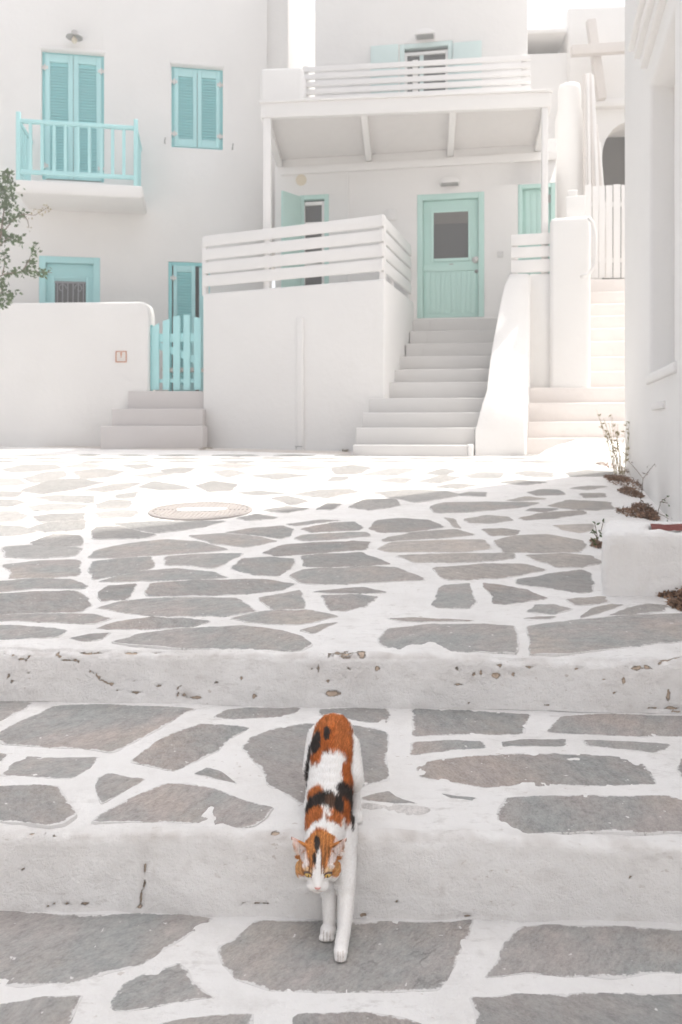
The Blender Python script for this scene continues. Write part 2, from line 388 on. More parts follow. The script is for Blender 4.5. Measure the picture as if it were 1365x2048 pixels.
ch1 = [chip('E', *a, yr1, Z0) for a in [(543,345,15,12),(186,58,20,8),(95,48,12,6),(150,50,8,5),(76,203,4,4),(165,462,4,4),(1070,66,20,8),(610,56,18,7)]]
ch1 += [chip('Fz', *a, yr1, Z0) for a in [(120,378,17,10),(116,400,9,14),(250,332,5,8),(780,204,6,6),(1178,240,5,6),(520,385,40,4)]]
cr1 = [crack('E', [(560,165),(556,225),(549,300),(545,340)], yr1, Z0, .0035), crack('E', [(130,333),(230,334),(340,342)], yr1, Z0, .002), crack('E', [(940,330),(1050,328)], yr1, Z0, .0016)]
st1 = [chip('E', *a, yr1, Z0) for a in [(552,250,14,110,.5),(540,110,60,70,.3),(597,215,9,30,.55),(720,200,26,24,.3),(870,100,80,60,.3),(930,110,90,60,.25),(250,100,130,40,.2),(600,70,60,30,.35)]]
st1 += [chip('Fz', *a, yr1, Z0) for a in [(430,280,18,40,.4),(220,100,90,70,.4),(120,130,80,80,.35),(385,90,40,25,.45),(500,170,130,60,.22),(860,250,90,50,.22),(320,300,5,80,.3),(190,270,60,60,.25),(740,160,60,30,.3),(1240,170,80,50,.2)]]

cols = col_positions(-6, 3.2, -1.25, 1.22, .0065, .10)
tr = lambda n, p=1.0: [(i/n)**p for i in range(1, n+1)]
colsL = col_positions(-6, 3.2, -.95, .95, .02, .2)
zs = lambda k: (lambda X, Y: k)
street = MB(); street.add([(-34,-34,-.03),(34,-34,-.03),(34,40,-.03),(-34,40,-.03)], [(0,1,2,3)])
ground = street.build('ground', M['terrain'], fix=False); tag(ground, kind='structure')
pav = MB(); pav.box(-6, 3.2, -30, .12, -.3, .003); tag(pav.build('street', M['rough_white']), kind='structure')
step_low = step_mesh('lower_step', lambda X: .05, .95, zs(Z0-.155), .0, colsL, tr(12), .02, [], [], [])
landing = step_mesh('landing', lambda X: .84, 1.78, zs(Z0), Z0-.155, col_positions(-6,3.2,-.95,.95,.008,.1), tr(70), .022, [], [], [])
tread = step_mesh('wide_step', yr1, 2.60, zs(Z1), Z0, cols, tr(64), .024, ch1, cr1, st1)
def zplaza(X, Y): return gplane(Y)
plaza = step_mesh('plaza', yr2, 13.2, zplaza, Z1, col_positions(-9, 4.5, -1.25, 1.22, .010, .055), tr(190, 1.55), .028, ch2, cr2, st2)

# ------------------------------------------------------------------ paving stones, one object each
def chaikin(p, n=1):
    for _ in range(n):
        q = []
        for i in range(len(p)):
            a, b = p[i], p[(i+1) % len(p)]
            q += [(a[0]*.91+b[0]*.09, a[1]*.91+b[1]*.09), (a[0]*.09+b[0]*.91, a[1]*.09+b[1]*.91)]
        p = q
    return p
def stone(poly, zfun, parent, mat, step, jit, proud=.004, seed=0, grow=0.0):
    mx_ = sum(q[0] for q in poly)/len(poly); my_ = sum(q[1] for q in poly)/len(poly)
    if grow:
        g = []
        for x, y in poly:
            l = math.hypot(x-mx_, y-my_) or 1; g.append((x+(x-mx_)/l*min(grow, .2*l), y+(y-my_)/l*min(grow, .3*l)))
        poly = g
    p = chaikin(poly, 1); out = []
    for i in range(len(p)):
        a, b = p[i], p[(i+1) % len(p)]; L = math.hypot(b[0]-a[0], b[1]-a[1]); k = max(1, int(L/step))
        out += [(a[0]+(b[0]-a[0])*j/k, a[1]+(b[1]-a[1])*j/k) for j in range(k)]
    n = len(out); cx = sum(q[0] for q in out)/n; cy = sum(q[1] for q in out)/n
    ar = sum(out[i][0]*out[(i+1)%n][1]-out[(i+1)%n][0]*out[i][1] for i in range(n))
    if ar < 0: out.reverse()
    sd = seed*3.7; o2 = []
    for x, y in out:
        r = 1/max(.05, step)
        o2.append((x+jit*(n3(x*r*.45, y*r*.45, sd)*1.1+n3(x*r*1.4, y*r*1.4, sd+9)*.7), y+jit*(n3(x*r*.45, y*r*.45, sd+20)*1.1+n3(x*r*1.4, y*r*1.4, sd+30)*.7)))
    out = o2
    pr = proud+.0012*n3(cx*9, cy*9, 3); tx, ty = .004*n3(cx*7, cy*7, 5), .004*n3(cx*7, cy*7, 6)
    rings = []; z = lambda x, y: zfun(x, y)+low(x, y)+pr+tx*(x-cx)+ty*(y-cy)
    def ring(d):
        res = []
        for x, y in out:
            l = math.hypot(cx-x, cy-y) or 1; k = min(d, .4*l)/l; res.append((x+(cx-x)*k, y+(cy-y)*k))
        return res
    r0, r1, r2 = ring(0), ring(.0035), ring(.035)
    vs = [(x, y, z(x, y)-.012) for x, y in r0]+[(x, y, z(x, y)-.001) for x, y in r1]+[(x, y, z(x, y)) for x, y in r2]+[(cx, cy, z(cx, cy))]
    vs = [(x-cx, y-cy, zz-zfun(cx, cy)) for x, y, zz in vs]
    f = [(i, (i+1)%n, n+(i+1)%n, n+i) for i in range(n)]+[(n+i, n+(i+1)%n, 2*n+(i+1)%n, 2*n+i) for i in range(n)]+[(2*n+i, 2*n+(i+1)%n, 3*n) for i in range(n)]
    me = bpy.data.meshes.new('paving_stone'); me.from_pydata(vs, [], f); me.update()
    at = me.attributes.new('edge', 'FLOAT', 'POINT'); at.data.foreach_set('value', [1.0]*(2*n)+[0.0]*(n+1))
    me.materials.append(mat); o = bpy.data.objects.new('paving_stone', me); COL.objects.link(o)
    o.parent = parent; o.location = (cx, cy, zfun(cx, cy)); return o
def S(txt, surf):
    return [surf(*zp({'a':'A','b':'B','c':'C','d':'D','e':'E','f':'Fz'}[r], x, y)) for r, x, y in txt]
def pts(s):        # "a640,393 760,400 b10,20": zoom window letter, then points in it
    out = []; r = 'a'
    for tkn in s.split():
        if tkn[0].isalpha(): r, tkn = tkn[0], tkn[1:]
        x, y = tkn.split(','); out.append((r, float(x), float(y)))
    return out
T0 = [('', s) for s in '''e-160,345 0,345 120,365 300,378 560,375 825,385 790,415 640,500 545,565 370,610 260,635 60,640 -40,632 -170,640
e490,640 560,605 690,573 720,600 735,635 790,670 825,690 760,695 640,720 500,745 435,738 455,690
e1010,398 1260,396 f70,405 300,402 470,400 555,388 540,430 500,490 470,560 435,620 400,662 200,666 0,670 e1050,668 940,630 880,570 850,500 930,465 980,420
e-160,730 0,725 150,705 300,690 320,695 285,745 245,830 200,880 -160,880
e640,800 790,775 985,755 975,800 950,880 620,890
e1155,765 1365,752 f120,757 260,775 340,800 330,880 e1150,900
f745,425 900,420 1100,425 1365,435 1520,436 1520,612 1250,605 1100,615 900,605 780,600 600,620 640,570 680,480
f550,700 700,690 1000,683 1365,690 1520,695 1520,900 565,900 580,780'''.split('\n')]
T1 = '''c0,293 120,303 100,325 0,370 -100,410 -190,400 -180,290
c220,318 400,315 600,322 760,330 690,365 590,425 460,490 430,497 300,482 120,475 20,470 -20,450 0,425 60,385
c90,515 240,520 385,520 340,560 290,595 265,605 130,592 10,592 50,555
c-120,500 20,507 -5,535 -120,560
c-160,630 0,635 100,630 220,635 245,665 260,705 290,742 240,775 190,783 90,770 0,763 -160,760
c385,600 420,583 560,605 480,650 420,685 398,695 383,650
c640,620 760,628 850,650 960,690 1060,712 1030,745 985,785 930,793 700,770 560,770 365,772 430,725 520,680
c510,538 600,470 690,420 780,388 900,395 970,403 900,440 850,490 800,520 690,570 600,555
c765,583 820,560 880,583 925,620 850,605
c830,360 890,335 960,325 1165,325 1140,348 1080,362 950,368 870,366
c945,485 985,440 1080,405 1200,388 1300,385 d85,395 160,405 210,425 205,520 215,600 130,625 c1330,690 1200,697 1165,690 1110,655 1050,620 1040,580 985,520
c1255,330 d100,325 215,328 220,350 205,380 140,375 80,365 c1250,352
d320,328 500,332 650,340 770,350 750,375 748,425 600,425 430,428 320,432 316,380
d900,355 1100,350 1365,355 1520,358 1520,432 1200,430 950,425 845,415 870,380
d312,458 450,450 580,455 600,480 480,485 380,498 310,505
d672,455 760,447 900,445 903,470 760,470 675,472
d985,448 1150,455 1320,463 1260,500 1150,485 1000,470
d328,545 400,525 560,510 750,502 950,503 1080,512 1180,530 1220,560 1245,600 1250,622 1100,627 900,620 760,620 600,630 470,610 340,590
d1345,560 1365,520 1520,515 1520,600 1365,595
d680,675 900,668 1300,668 1365,695 1480,700 1480,815 1200,810 1000,805 830,810 690,820 645,800 640,770 660,710
d110,680 220,650 250,670 330,697 200,692
d430,655 560,675 540,685 460,670'''.split('\n')
T1w = ['d110,695 330,703 520,733 528,780 300,792 110,788']
TP = '''a640,393 760,400 885,430 760,440 640,447 480,460 360,460 390,430 500,407
a20,490 150,475 300,470 295,530 150,535 50,538 55,515
a375,475 480,465 588,460 580,500 470,525 375,542 360,510
a655,457 800,450 940,445 880,475 830,500 750,490 670,490
a740,375 880,367 1000,380 1070,395 960,420 850,405
a890,362 1000,345 1100,337 1135,350 1120,375 1090,383 980,370
a915,500 960,465 1050,460 1135,468 1135,490 1080,530 990,520
a400,553 550,515 690,507 820,520 875,540 700,547 500,553
a-90,555 0,555 130,545 260,547 325,570 310,580 150,580 0,592 -90,592
a395,595 420,573 525,570 510,600 490,620 410,627 390,612
a600,565 750,552 1000,545 1135,562 1090,585 990,597 800,605 590,613 590,590
a-90,600 0,605 130,597 270,595 320,620 340,650 300,672 150,675 0,680 -90,680
a400,660 500,632 700,620 900,620 940,640 980,668 850,685 650,685 480,675
a1015,620 1100,603 1165,592 1180,630 1183,655 1070,657
a910,695 1050,672 1200,670 1305,690 1180,715 1050,718
a400,735 480,712 600,697 720,700 800,710 720,730 560,740
a-90,692 0,690 150,682 330,685 415,700 340,720 150,710 0,708 -90,708
a-90,730 0,730 120,733 235,745 200,770 90,775 0,773 -90,770
a280,775 340,758 425,757 390,780 330,785
a455,793 560,760 720,742 920,732 1050,745 1150,765 1190,800 1150,820 900,810 750,810 600,805
a1180,740 1250,722 1310,715 1280,735 1230,752
a1260,612 1365,608 b100,610 170,617 120,650 50,662 a1300,660
a1235,592 1365,578 b120,578 195,595 100,600 0,599
a1200,505 1365,502 b130,500 240,500 330,535 340,545 200,550 50,560 a1200,558 1150,530
a1195,455 1250,448 1365,445 b110,443 160,465 210,485 100,492 0,493 a1200,492
a1035,440 1120,410 1250,402 1365,400 b60,397 140,400 110,430 0,435 a1200,445 1090,452
a1160,385 1200,370 1365,362 b130,362 135,378 0,388 a1200,392
a1185,345 1300,325 1365,322 b80,322 110,340 95,352 0,355 a1220,360
a1130,327 1250,313 1320,315 1160,334
b155,345 180,318 260,307 370,315 430,340 300,360 190,362
b230,700 330,697 540,705 420,710 290,712
b205,775 240,745 380,730 560,725 697,730 697,825 560,820 400,823 260,825 220,800
b787,730 900,715 1100,695 1365,683 1520,680 1520,765 1250,790 1060,810 900,830 798,830 790,780
b400,640 430,570 540,562 545,600 560,630 530,652 430,652
b590,560 660,570 760,590 820,615 680,637 630,630 625,600
b745,545 860,527 970,512 1000,525 1000,590 960,595 840,575 740,563
b770,670 800,645 870,642 930,658 860,675
b390,260 450,245 600,243 800,245 750,262 560,280 410,285
b765,205 820,193 880,197 905,212 800,217
b755,277 780,268 880,270 830,283
b750,695 800,688 875,690 850,698'''.split('\n')
TPb = '''b205,388 320,365 470,350 540,372 400,385 220,397
b190,425 250,402 420,395 580,390 600,425 520,437 380,435 240,440
b270,455 450,447 690,443 695,465 560,475 340,480
b415,500 560,490 730,488 820,510 660,535 460,542
b770,455 900,447 1000,455 1040,480 960,495 880,497 810,475
b640,395 720,378 850,373 960,395 975,415 950,435 840,440 690,440
b590,350 660,347 730,355 700,372 620,373
b525,310 600,297 680,302 690,315 620,325 540,322
b740,305 840,285 970,277 980,290 870,305 760,312
b850,258 920,235 1075,243 1090,268 1000,273 910,268
b870,335 920,332 1010,330 1010,350 960,360 900,350
b685,235 760,222 830,230 730,240
b930,190 1000,180 1070,182 1000,195
b970,210 1060,210 1065,222 985,225
b1090,685 1150,660 1230,645 1290,650 1285,672 1150,682
b920,622 1060,615 1070,635 960,645
b965,690 1010,660 1090,645 1130,648 1050,675
b440,305 480,310 500,345 470,335'''.split('\n')
TPf = '''a130,400 200,375 300,378 315,410 200,420 140,415
a110,350 200,322 320,318 320,350 200,358
a375,385 380,345 470,345 590,370 560,382
a460,330 600,320 860,320 740,345 600,360
a135,300 200,292 320,290 310,312 170,318
a380,285 460,278 530,280 520,300 390,303
a120,260 220,250 340,258 300,272 150,275
a385,250 440,237 510,240 500,265 390,268
a-80,285 60,283 100,300 60,318 -80,318
a-80,335 80,340 130,360 60,372 -80,375
a20,425 150,415 300,425 280,452 120,460 40,455
a150,225 220,218 360,222 350,245 200,240
a450,215 530,205 525,225 460,228
a-80,235 60,235 100,245 40,258 -80,260
a100,195 200,158 300,155 390,170 270,195 180,205
a340,195 440,175 540,170 500,190 420,200
a545,185 600,165 700,178 740,190 640,195
a770,180 830,163 920,175 900,195 820,198
a100,150 180,128 240,125 255,145 150,165
a290,125 380,115 480,125 420,145 330,148
a255,105 320,92 400,95 370,108
a480,100 560,95 610,105 540,115
a630,118 700,108 760,112 720,130 650,130
a830,125 900,118 960,130 890,145
a530,140 620,128 670,135 600,148
a990,140 1100,130 1200,140 1080,155
a930,205 1020,200 1110,210 1010,218
a1060,230 1120,222 1200,240 1140,255
a1160,212 1250,198 1365,195 b40,195 100,205 0,222 a1280,225
a1030,275 1120,262 1200,270 1120,285
a930,305 1000,292 1080,305 980,315
a1235,270 1280,250 1330,252 1300,272
a-80,200 80,205 60,222 -80,222
a-80,150 60,152 100,172 30,178 -80,178
b75,260 130,237 240,235 260,255 150,270
b180,208 300,200 430,203 480,215 330,240 240,225
b480,215 540,205 600,208 590,220
b340,160 430,140 500,148 420,168
b520,140 580,128 670,130 640,148 560,150
b715,130 770,122 860,130 850,142 760,142
b660,165 740,158 830,165 740,175
b180,160 250,150 310,152 280,168
b120,135 230,112 330,115 240,138
b0,110 80,100 150,110 100,130 20,132
b370,130 430,115 480,122 440,138
b920,128 1000,120 1090,125 1070,140 940,142
b0,145 60,143 50,158 -20,160
b400,185 470,172 560,178 500,190
a20,115 90,100 200,98 230,112 150,122 60,125
a800,100 900,92 1010,100 930,112
a1080,108 1180,100 1280,108 1180,118'''.split('\n')
k = 0
for _, s in T0: k += 1; stone(S(pts(s), on_tread0), zs(Z0), landing, M['stone'], .013, .006, .0018, seed=k, grow=.010)
for s in T1: k += 1; stone(S(pts(s), on_tread1), zs(Z1), tread, M['stone'], .013, .006, .0018, seed=k, grow=.010)
for s in T1w: k += 1; stone(S(pts(s), on_tread1), zs(Z1), tread, M['stone_washed'], .013, .006, .0015, seed=k, grow=.008)
for s in TP: k += 1; stone(S(pts(s), on_plaza), zplaza, plaza, M['stone'], .022, .009, .003, seed=k, grow=.030)
for s in TPb: k += 1; stone(S(pts(s), on_plaza), zplaza, plaza, M['stone_brown'], .024, .011, .003, seed=k, grow=.036)
for s in TPf: k += 1; stone(S(pts(s), on_plaza), zplaza, plaza, M['stone_far'], .05, .014, .005, seed=k, grow=.095)
# the rows nearest the houses, too foreshortened to draw one by one, are laid in loose courses
for row, (py, hgt) in enumerate([(911.5, 3.2), (917.5, 3.4), (924, 3.8)]):
    x = -140+row*37
    while x < 1150:
        wd = random.uniform(55, 120)
        if not (row == 0 and 690 < x < 960):
            q = []
            for a in range(9):
                t = 2*math.pi*a/9; q.append(on_plaza(x+wd*(.5+.46*math.cos(t))*1.0, py+hgt*.62*math.sin(t)+random.uniform(-.5,.5)))
            k += 1; stone(q, zplaza, plaza, M['stone_far'], .08, .02, .006, seed=k)
        x += wd+random.uniform(10, 26)
# off to both sides of the frame the paving simply goes on
def fill(parent, zfun, x0, x1, y0, y1, sx, sy, mat):
    global k
    y = y0
    while y+sy <= y1+.02:
        xa, xb = x0(y+sy) if callable(x0) else x0, x1(y+sy) if callable(x1) else x1; x = xa+random.uniform(0, sx*.2)
        while x+sx*.35 < xb:
            wd = min(sx*random.uniform(.7, 1.2), xb-x)
            q = [(x+wd*(.5+.47*math.cos(t)*random.uniform(.9,1.08)), y+sy*(.5+.47*math.sin(t)*random.uniform(.85,1.08))) for t in [2*math.pi*(a+.4)/7 for a in range(7)]]
            k += 1; stone(q, zfun, parent, mat, .05, .012, .003, seed=k); x += wd+.06
        y += sy+.06
fill(landing, zs(Z0), -2.3, -.80, .92, 1.62, .52, .29, M['stone'])
fill(landing, zs(Z0), .80, 2.2, .92, 1.56, .52, .26, M['stone'])
fill(tread, zs(Z1), -2.6, -1.22, 1.76, 2.44, .55, .29, M['stone'])
fill(tread, zs(Z1), 1.24, 2.2, 1.72, 2.36, .5, .28, M['stone'])
fill(plaza, zplaza, lambda y: -.43*y-2.2, lambda y: -.43*(y-.3)-.22, 2.62, 8.6, .72, .40, M['stone'])

# ------------------------------------------------------------------ buildings
def facade(parent, fr, u0, u1, z0, z1, holes, name='wall', m=None, depth=.16, thick=.4, back=True, bev=.012):
    """front plane at n=0 with recessed openings; holes are (u0,u1,z0,z1)"""
    us = sorted({u0, u1, *[h[0] for h in holes], *[h[1] for h in holes]})
    zz = sorted({z0, z1, *[h[2] for h in holes], *[h[3] for h in holes]})
    bm = bmesh.new(); cache = {}; org = root_loc(parent)
    def V(u, n, z):
        key = (round(u,4), round(n,4), round(z,4))
        if key not in cache: cache[key] = bm.verts.new(fr.pt(u, n, z)-org)
        return cache[key]
    inh = lambda u, z: any(h[0] < u < h[1] and h[2] < z < h[3] for h in holes)
    def Q(*p): 
        try: bm.faces.new([V(*q) for q in p])
        except ValueError: pass
    for i in range(len(us)-1):
        for j in range(len(zz)-1):
            a, b, c, d = us[i], us[i+1], zz[j], zz[j+1]
            if not inh((a+b)/2, (c+d)/2): Q((a,0,c),(b,0,c),(b,0,d),(a,0,d))
            else:
                if not inh((a+b)/2, d+.001) : Q((a,0,d),(b,0,d),(b,-depth,d),(a,-depth,d))
                if not inh((a+b)/2, c-.001) : Q((a,0,c),(a,-depth,c),(b,-depth,c),(b,0,c))
                if not inh(a-.001, (c+d)/2) : Q((a,0,c),(a,0,d),(a,-depth,d),(a,-depth,c))
                if not inh(b+.001, (c+d)/2) : Q((b,0,c),(b,-depth,c),(b,-depth,d),(b,0,d))
    t = thick
    for i in range(len(us)-1):
        a, b = us[i], us[i+1]
        Q((a,0,z1),(b,0,z1),(b,-t,z1),(a,-t,z1)); Q((a,0,z0),(a,-t,z0),(b,-t,z0),(b,0,z0))
    for j in range(len(zz)-1):
        c, d = zz[j], zz[j+1]
        Q((u0,0,c),(u0,0,d),(u0,-t,d),(u0,-t,c)); Q((u1,0,c),(u1,-t,c),(u1,-t,d),(u1,0,d))
    Q((u0,-t,z0),(u1,-t,z0),(u1,-t,z1),(u0,-t,z1)) if False else None
    me = bpy.data.meshes.new(name); bm.to_mesh(me); bm.free(); me.materials.append(m or M['wall'])
    o = bpy.data.objects.new(name, me); COL.objects.link(o); o.parent = parent
    bmx = bmesh.new(); bmx.from_mesh(me); bmesh.ops.recalc_face_normals(bmx, faces=bmx.faces); bmx.to_mesh(me); bmx.free()
    # the solid behind the openings
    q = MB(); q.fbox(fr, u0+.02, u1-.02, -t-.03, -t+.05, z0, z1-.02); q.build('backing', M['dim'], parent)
    if bev:
        b = o.modifiers.new('bevel', 'BEVEL'); b.width = bev; b.segments = 2; b.limit_method = 'ANGLE'; b.angle_limit = R(35); me.shade_smooth()
    return o
def louvre_leaf(parent, fr, u0, u1, z0, z1, n, m, mslat, zmid=None, hinge_left=True, pitch=.046):
    s, th = .075*(u1-u0)/.42, .035
    q = MB(); q.fbox(fr, u0, u0+s, n, n+th, z0, z1); q.fbox(fr, u1-s, u1, n, n+th, z0, z1)
    rb, rt = .13, .12
    q.fbox(fr, u0+s, u1-s, n+.001, n+th-.001, z0, z0+rb); q.fbox(fr, u0+s, u1-s, n+.001, n+th-.001, z1-rt, z1)
    leaf = q.build('shutter_leaf', m, parent, bevel=.004)
    sl_ = MB(); z = z0+rb+.01
    while z+.03 < z1-rt:
        a = [fr.pt(u0+s, n+.006, z+.034), fr.pt(u1-s, n+.006, z+.034), fr.pt(u1-s, n+.030, z), fr.pt(u0+s, n+.030, z)]
        dz = Vector((0,0,.009)); sl_.hexa([a[3],a[2],a[1],a[0],a[3]+dz,a[2]+dz,a[1]+dz,a[0]+dz]); z += pitch
    sl_.fbox(fr, u0+s, u1-s, n-.004, n+.001, z0+rb, z1-rt)
    so_ = sl_.build('louvre_slats', mslat, leaf); so_['kind'] = 'stuff'
    for zz in (z1-.22, z0+.2):
        h = MB(); uu = u0 if hinge_left else u1; h.fbox(fr, uu-.05, uu+.05, n+th, n+th+.012, zz-.025, zz+.025)
        h.tube([fr.pt(uu, n+th+.008, zz-.045), fr.pt(uu, n+th+.008, zz+.045)], .014, 6)
        h.build('hinge', M['step_grey'], leaf)
    return leaf
def frame_parts(parent, fr, u0, u1, z0, z1, n0, n1, wd, m, name='frame', bottom=False):
    q = MB(); q.fbox(fr, u0, u0+wd, n0, n1, z0, z1); q.fbox(fr, u1-wd, u1, n0, n1, z0, z1)
    q.fbox(fr, u0+wd, u1-wd, n0, n1-.002, z1-wd, z1)
    if bottom: q.fbox(fr, u0+wd, u1-wd, n0, n1-.002, z0, z0+wd)
    return q.build(name, m, parent, bevel=.004)

# ---- house on the left
L = pf(0, 12.6, 520, 13.3)
zg = gplane(11)
uR = L.hit(534, 300)[0]
lh = thing('whitewashed_house', L.pt(2, 0, zg), 'tall whitewashed house with turquoise shutters and a turquoise balcony', 'house')
A1 = L.rect(83, 104, 208, 361); A2 = L.rect(343, 133, 446, 296); A3 = L.rect(78, 513, 200, 660); A4 = L.rect(337, 524, 420, 700)
zfl = ZC+.565
A3 = (A3[0], A3[1], zfl+.0, A3[3]); A4 = (A4[0], A4[1], zfl, A4[3])
facade(lh, L, -3.0, uR, zg, ZC+9.0, [A1, A2, A3, A4], depth=.14, thick=.5)
side = MB(); side.fbox(L, uR-.4, uR-.001, -4, -.5, zg, ZC+8.99); side.fbox(L, -3, uR-.4, -4, -3.6, zg, ZC+8.99); side.fbox(L, -3, uR-.4, -3.6, -.54, ZC+8.8, ZC+8.95)
side.build('side_wall', M['wall'], lh)
for (a, nm) in ((A1, 'balcony_door'), (A2, 'window')):
    f = frame_parts(lh, L, a[0], a[1], a[2], a[3], -.139, -.07, .05, M['blue_dk'], nm+'_frame', bottom=(nm == 'window'))
    mid = (a[0]+a[1])/2
    louvre_leaf(lh, L, a[0]+.045, mid-.004, a[2]+.03, a[3]-.035, -.075, M['blue'], M['blue_dk'])
    louvre_leaf(lh, L, mid+.004, a[1]-.045, a[2]+.03, a[3]-.035, -.075, M['blue'], M['blue_dk'], hinge_left=False)
    q = MB(); q.fbox(L, a[0]-.02, a[1]+.02, .001, .025, a[3]+.01, a[3]+.07); q.build('lintel', M['wall'], lh, bevel=.008)
for px, py in ((330, 284), (465, 296)):
    u, z = L.hit(px, py); q = MB(); q.tube([L.pt(u, 0, z-.02), L.pt(u, .07, z-.02), L.pt(u+.01, .075, z+.05)], .011, 6); q.build('shutter_catch', M['metal'], lh)
# balcony: slab and turquoise railing
u0, zt = L.hit(28, 357, .95); u1, _ = L.hit(285, 372, .95); zt = L.hit(155, 364, .95)[1]; zb = zt-.19
q = MB(); q.fbox(L, u0, u1, .002, .95, zb, zt); balc = q.build('balcony_slab', M['wall'], lh, bevel=.03, seg=3)
nb = .90
def Lh(px, py, n=nb): return L.hit(px, py, n)
up, uq = Lh(37, 300)[0], Lh(272, 300)[0]
ztop = Lh(155, 246)[1]; zbr = Lh(155, 349)[1]
for u in (up, uq):
    q = MB(); q.fbox(L, u-.03, u+.03, nb-.03, nb+.03, zt-.02, ztop+.11); q.build('railing_post', M['blue'], balc, bevel=.006)
q = MB(); q.fbox(L, up+.03, uq-.03, nb-.03, nb+.035, ztop-.05, ztop+.005); q.build('top_rail', M['blue'], balc, bevel=.006)
q = MB(); q.fbox(L, up+.03, uq-.03, nb-.025, nb+.025, zbr-.03, zbr+.03); q.build('bottom_rail', M['blue'], balc, bevel=.006)
for px in (61, 84.6, 108.6, 131, 156, 179, 203, 225.5, 248):
    u = Lh(px, 300)[0]; q = MB(); q.fbox(L, u-.022, u+.022, nb-.018, nb+.018, zbr+.03, ztop-.05); q.build('baluster', M['blue'], balc)
for u in (up, uq):
    q = MB(); q.fbox(L, u-.025, u+.025, .002, nb-.03, ztop-.05, ztop+.004); q.build('top_rail', M['blue'], balc)
    q = MB(); q.fbox(L, u-.022, u+.022, .002, nb-.03, zbr-.03, zbr+.025); q.build('bottom_rail', M['blue'], balc)
    for i in range(5):
        n = .12+i*.15; q = MB(); q.fbox(L, u-.017, u+.017, n-.018, n+.018, zbr+.025, ztop-.05); q.build('baluster', M['blue'], balc)
# lamp over the balcony door
u, z = L.hit(152, 84)
q = MB(); q.tube([L.pt(u, 0, z+.10), L.pt(u, .10, z+.13), L.pt(u, .16, z+.11)], .014, 8)
q.lathe(L.pt(u, .16, 0), [(.02, z+.12), (.045, z+.10), (.05, z+.05), (.125, z+.01), (.13, z-.005), (.118, z-.005), (.04, z+.035)], 20)
lamp = q.build('wall_lamp', M['metal'], lh, smooth=True)
q = MB(); q.lathe(L.pt(u, .16, 0), [(.02, z+.02), (.045, z-.03), (.04, z-.07), (.012, z-.095)], 14); q.build('bulb', M['cream'], lamp, smooth=True)
# front door with iron grille, lower left
a = A3
df = frame_parts(lh, L, a[0], a[1], a[2], a[3], -.13, -.005, .10, M['blue'], 'door_frame')
u0, u1, z1 = a[0]+.10, a[1]-.10, a[3]-.10
q = MB(); q.fbox(L, u0, u1, -.136, -.10, a[2], z1); dr = q.build('door', M['blue_dk'], lh)
q = MB(); q.fbox(L, u0, u1, -.10, -.085, z1-.20, z1); q.fbox(L, u0, u0+.13, -.10, -.07, a[2], z1-.2); q.fbox(L, u1-.13, u1, -.10, -.07, a[2], z1-.2); q.fbox(L, u0+.13, u1-.13, -.10, -.071, z1-.28, z1-.20)
q.build('door_casing', M['blue'], dr, bevel=.006)
g0, g1, gz1 = L.hit(108, 560)[0], L.hit(171, 560)[0], L.hit(140, 557)[1]
q = MB(); q.fbox(L, g0-.05, g0, -.099, -.055, a[2]+.2, gz1+.05); q.fbox(L, g1, g1+.05, -.099, -.055, a[2]+.2, gz1+.05); q.fbox(L, g0, g1, -.099, -.056, gz1, gz1+.05); q.build('pane_frame', M['blue'], dr, bevel=.004)
q = MB(); q.fbox(L, g0, g1, -.0985, -.092, a[2]+.2, gz1); q.build('pane', M['blind'], dr)
q = MB()
for i in range(6):
    u = g0+(g1-g0)*(i+.5)/6; q.tube([L.pt(u, -.07, a[2]+.2), L.pt(u, -.07, gz1-.05)], .009, 6)
q.tube([L.pt(g0, -.068, gz1-.05), L.pt(g1, -.068, gz1-.05)], .014, 6)
for c in (-1, 1):
    um = (g0+g1)/2; pts_ = []
    for i in range(15):
        t = i/14*2.6*math.pi/1.3; r = .085*(1-i/18); pts_.append(L.pt(um+c*(.13-r*math.cos(t)*.8), -.062, gz1-.15+r*math.sin(t)))
    q.tube(pts_, .008, 5)
q.build('iron_grille', M['iron'], dr)
# second door, its louvred leaf ajar
a = A4
frame_parts(lh, L, a[0], a[1]+.2, a[2], a[3], -.13, -.02, .055, M['blue_dk'], 'door_frame')
lv = louvre_leaf(lh, L, L.hit(347, 600, -.05)[0], L.hit(391, 600, -.05)[0], a[2]+.05, L.hit(365, 530, -.05)[1], -.06, M['blue'], M['blue_dk'])
q = MB(); q.fbox(L, L.hit(391, 600)[0]+.06, a[1], -.12, -.05, a[2]+.02, a[3]-.06); q.build('shutter_edge', M['blue'], lh)
# tall roof-side wall to its right, sunlit on its end
G = pf(536, 13.55, 576, 13.5)
zt_ = ZC+9
q = MB(); ua, ub = 0, G.hit(576, 60)[0]
sl_end = [(0, ZC+3.0), (2.0, ZC+3.0), (2.02, ZC+7.2), (1.92, ZC+7.56), (.9, ZC+7.95), (.4, ZC+8.8), (0, ZC+10.0)]
poly = [G.pt(ub+.155*d, -d, z) for d, z in sl_end]
poly2 = [p-Vector((1.2, 0, 0)) for p in poly]
n_ = len(poly); q.add(poly+poly2, [tuple(range(n_)), tuple(range(2*n_-1, n_-1, -1))]+[(i, n_+i, n_+(i+1)%n_, (i+1)%n_) for i in range(n_)])
q.build('stair_wall', M['wall_clean'], lh, bevel=.03)

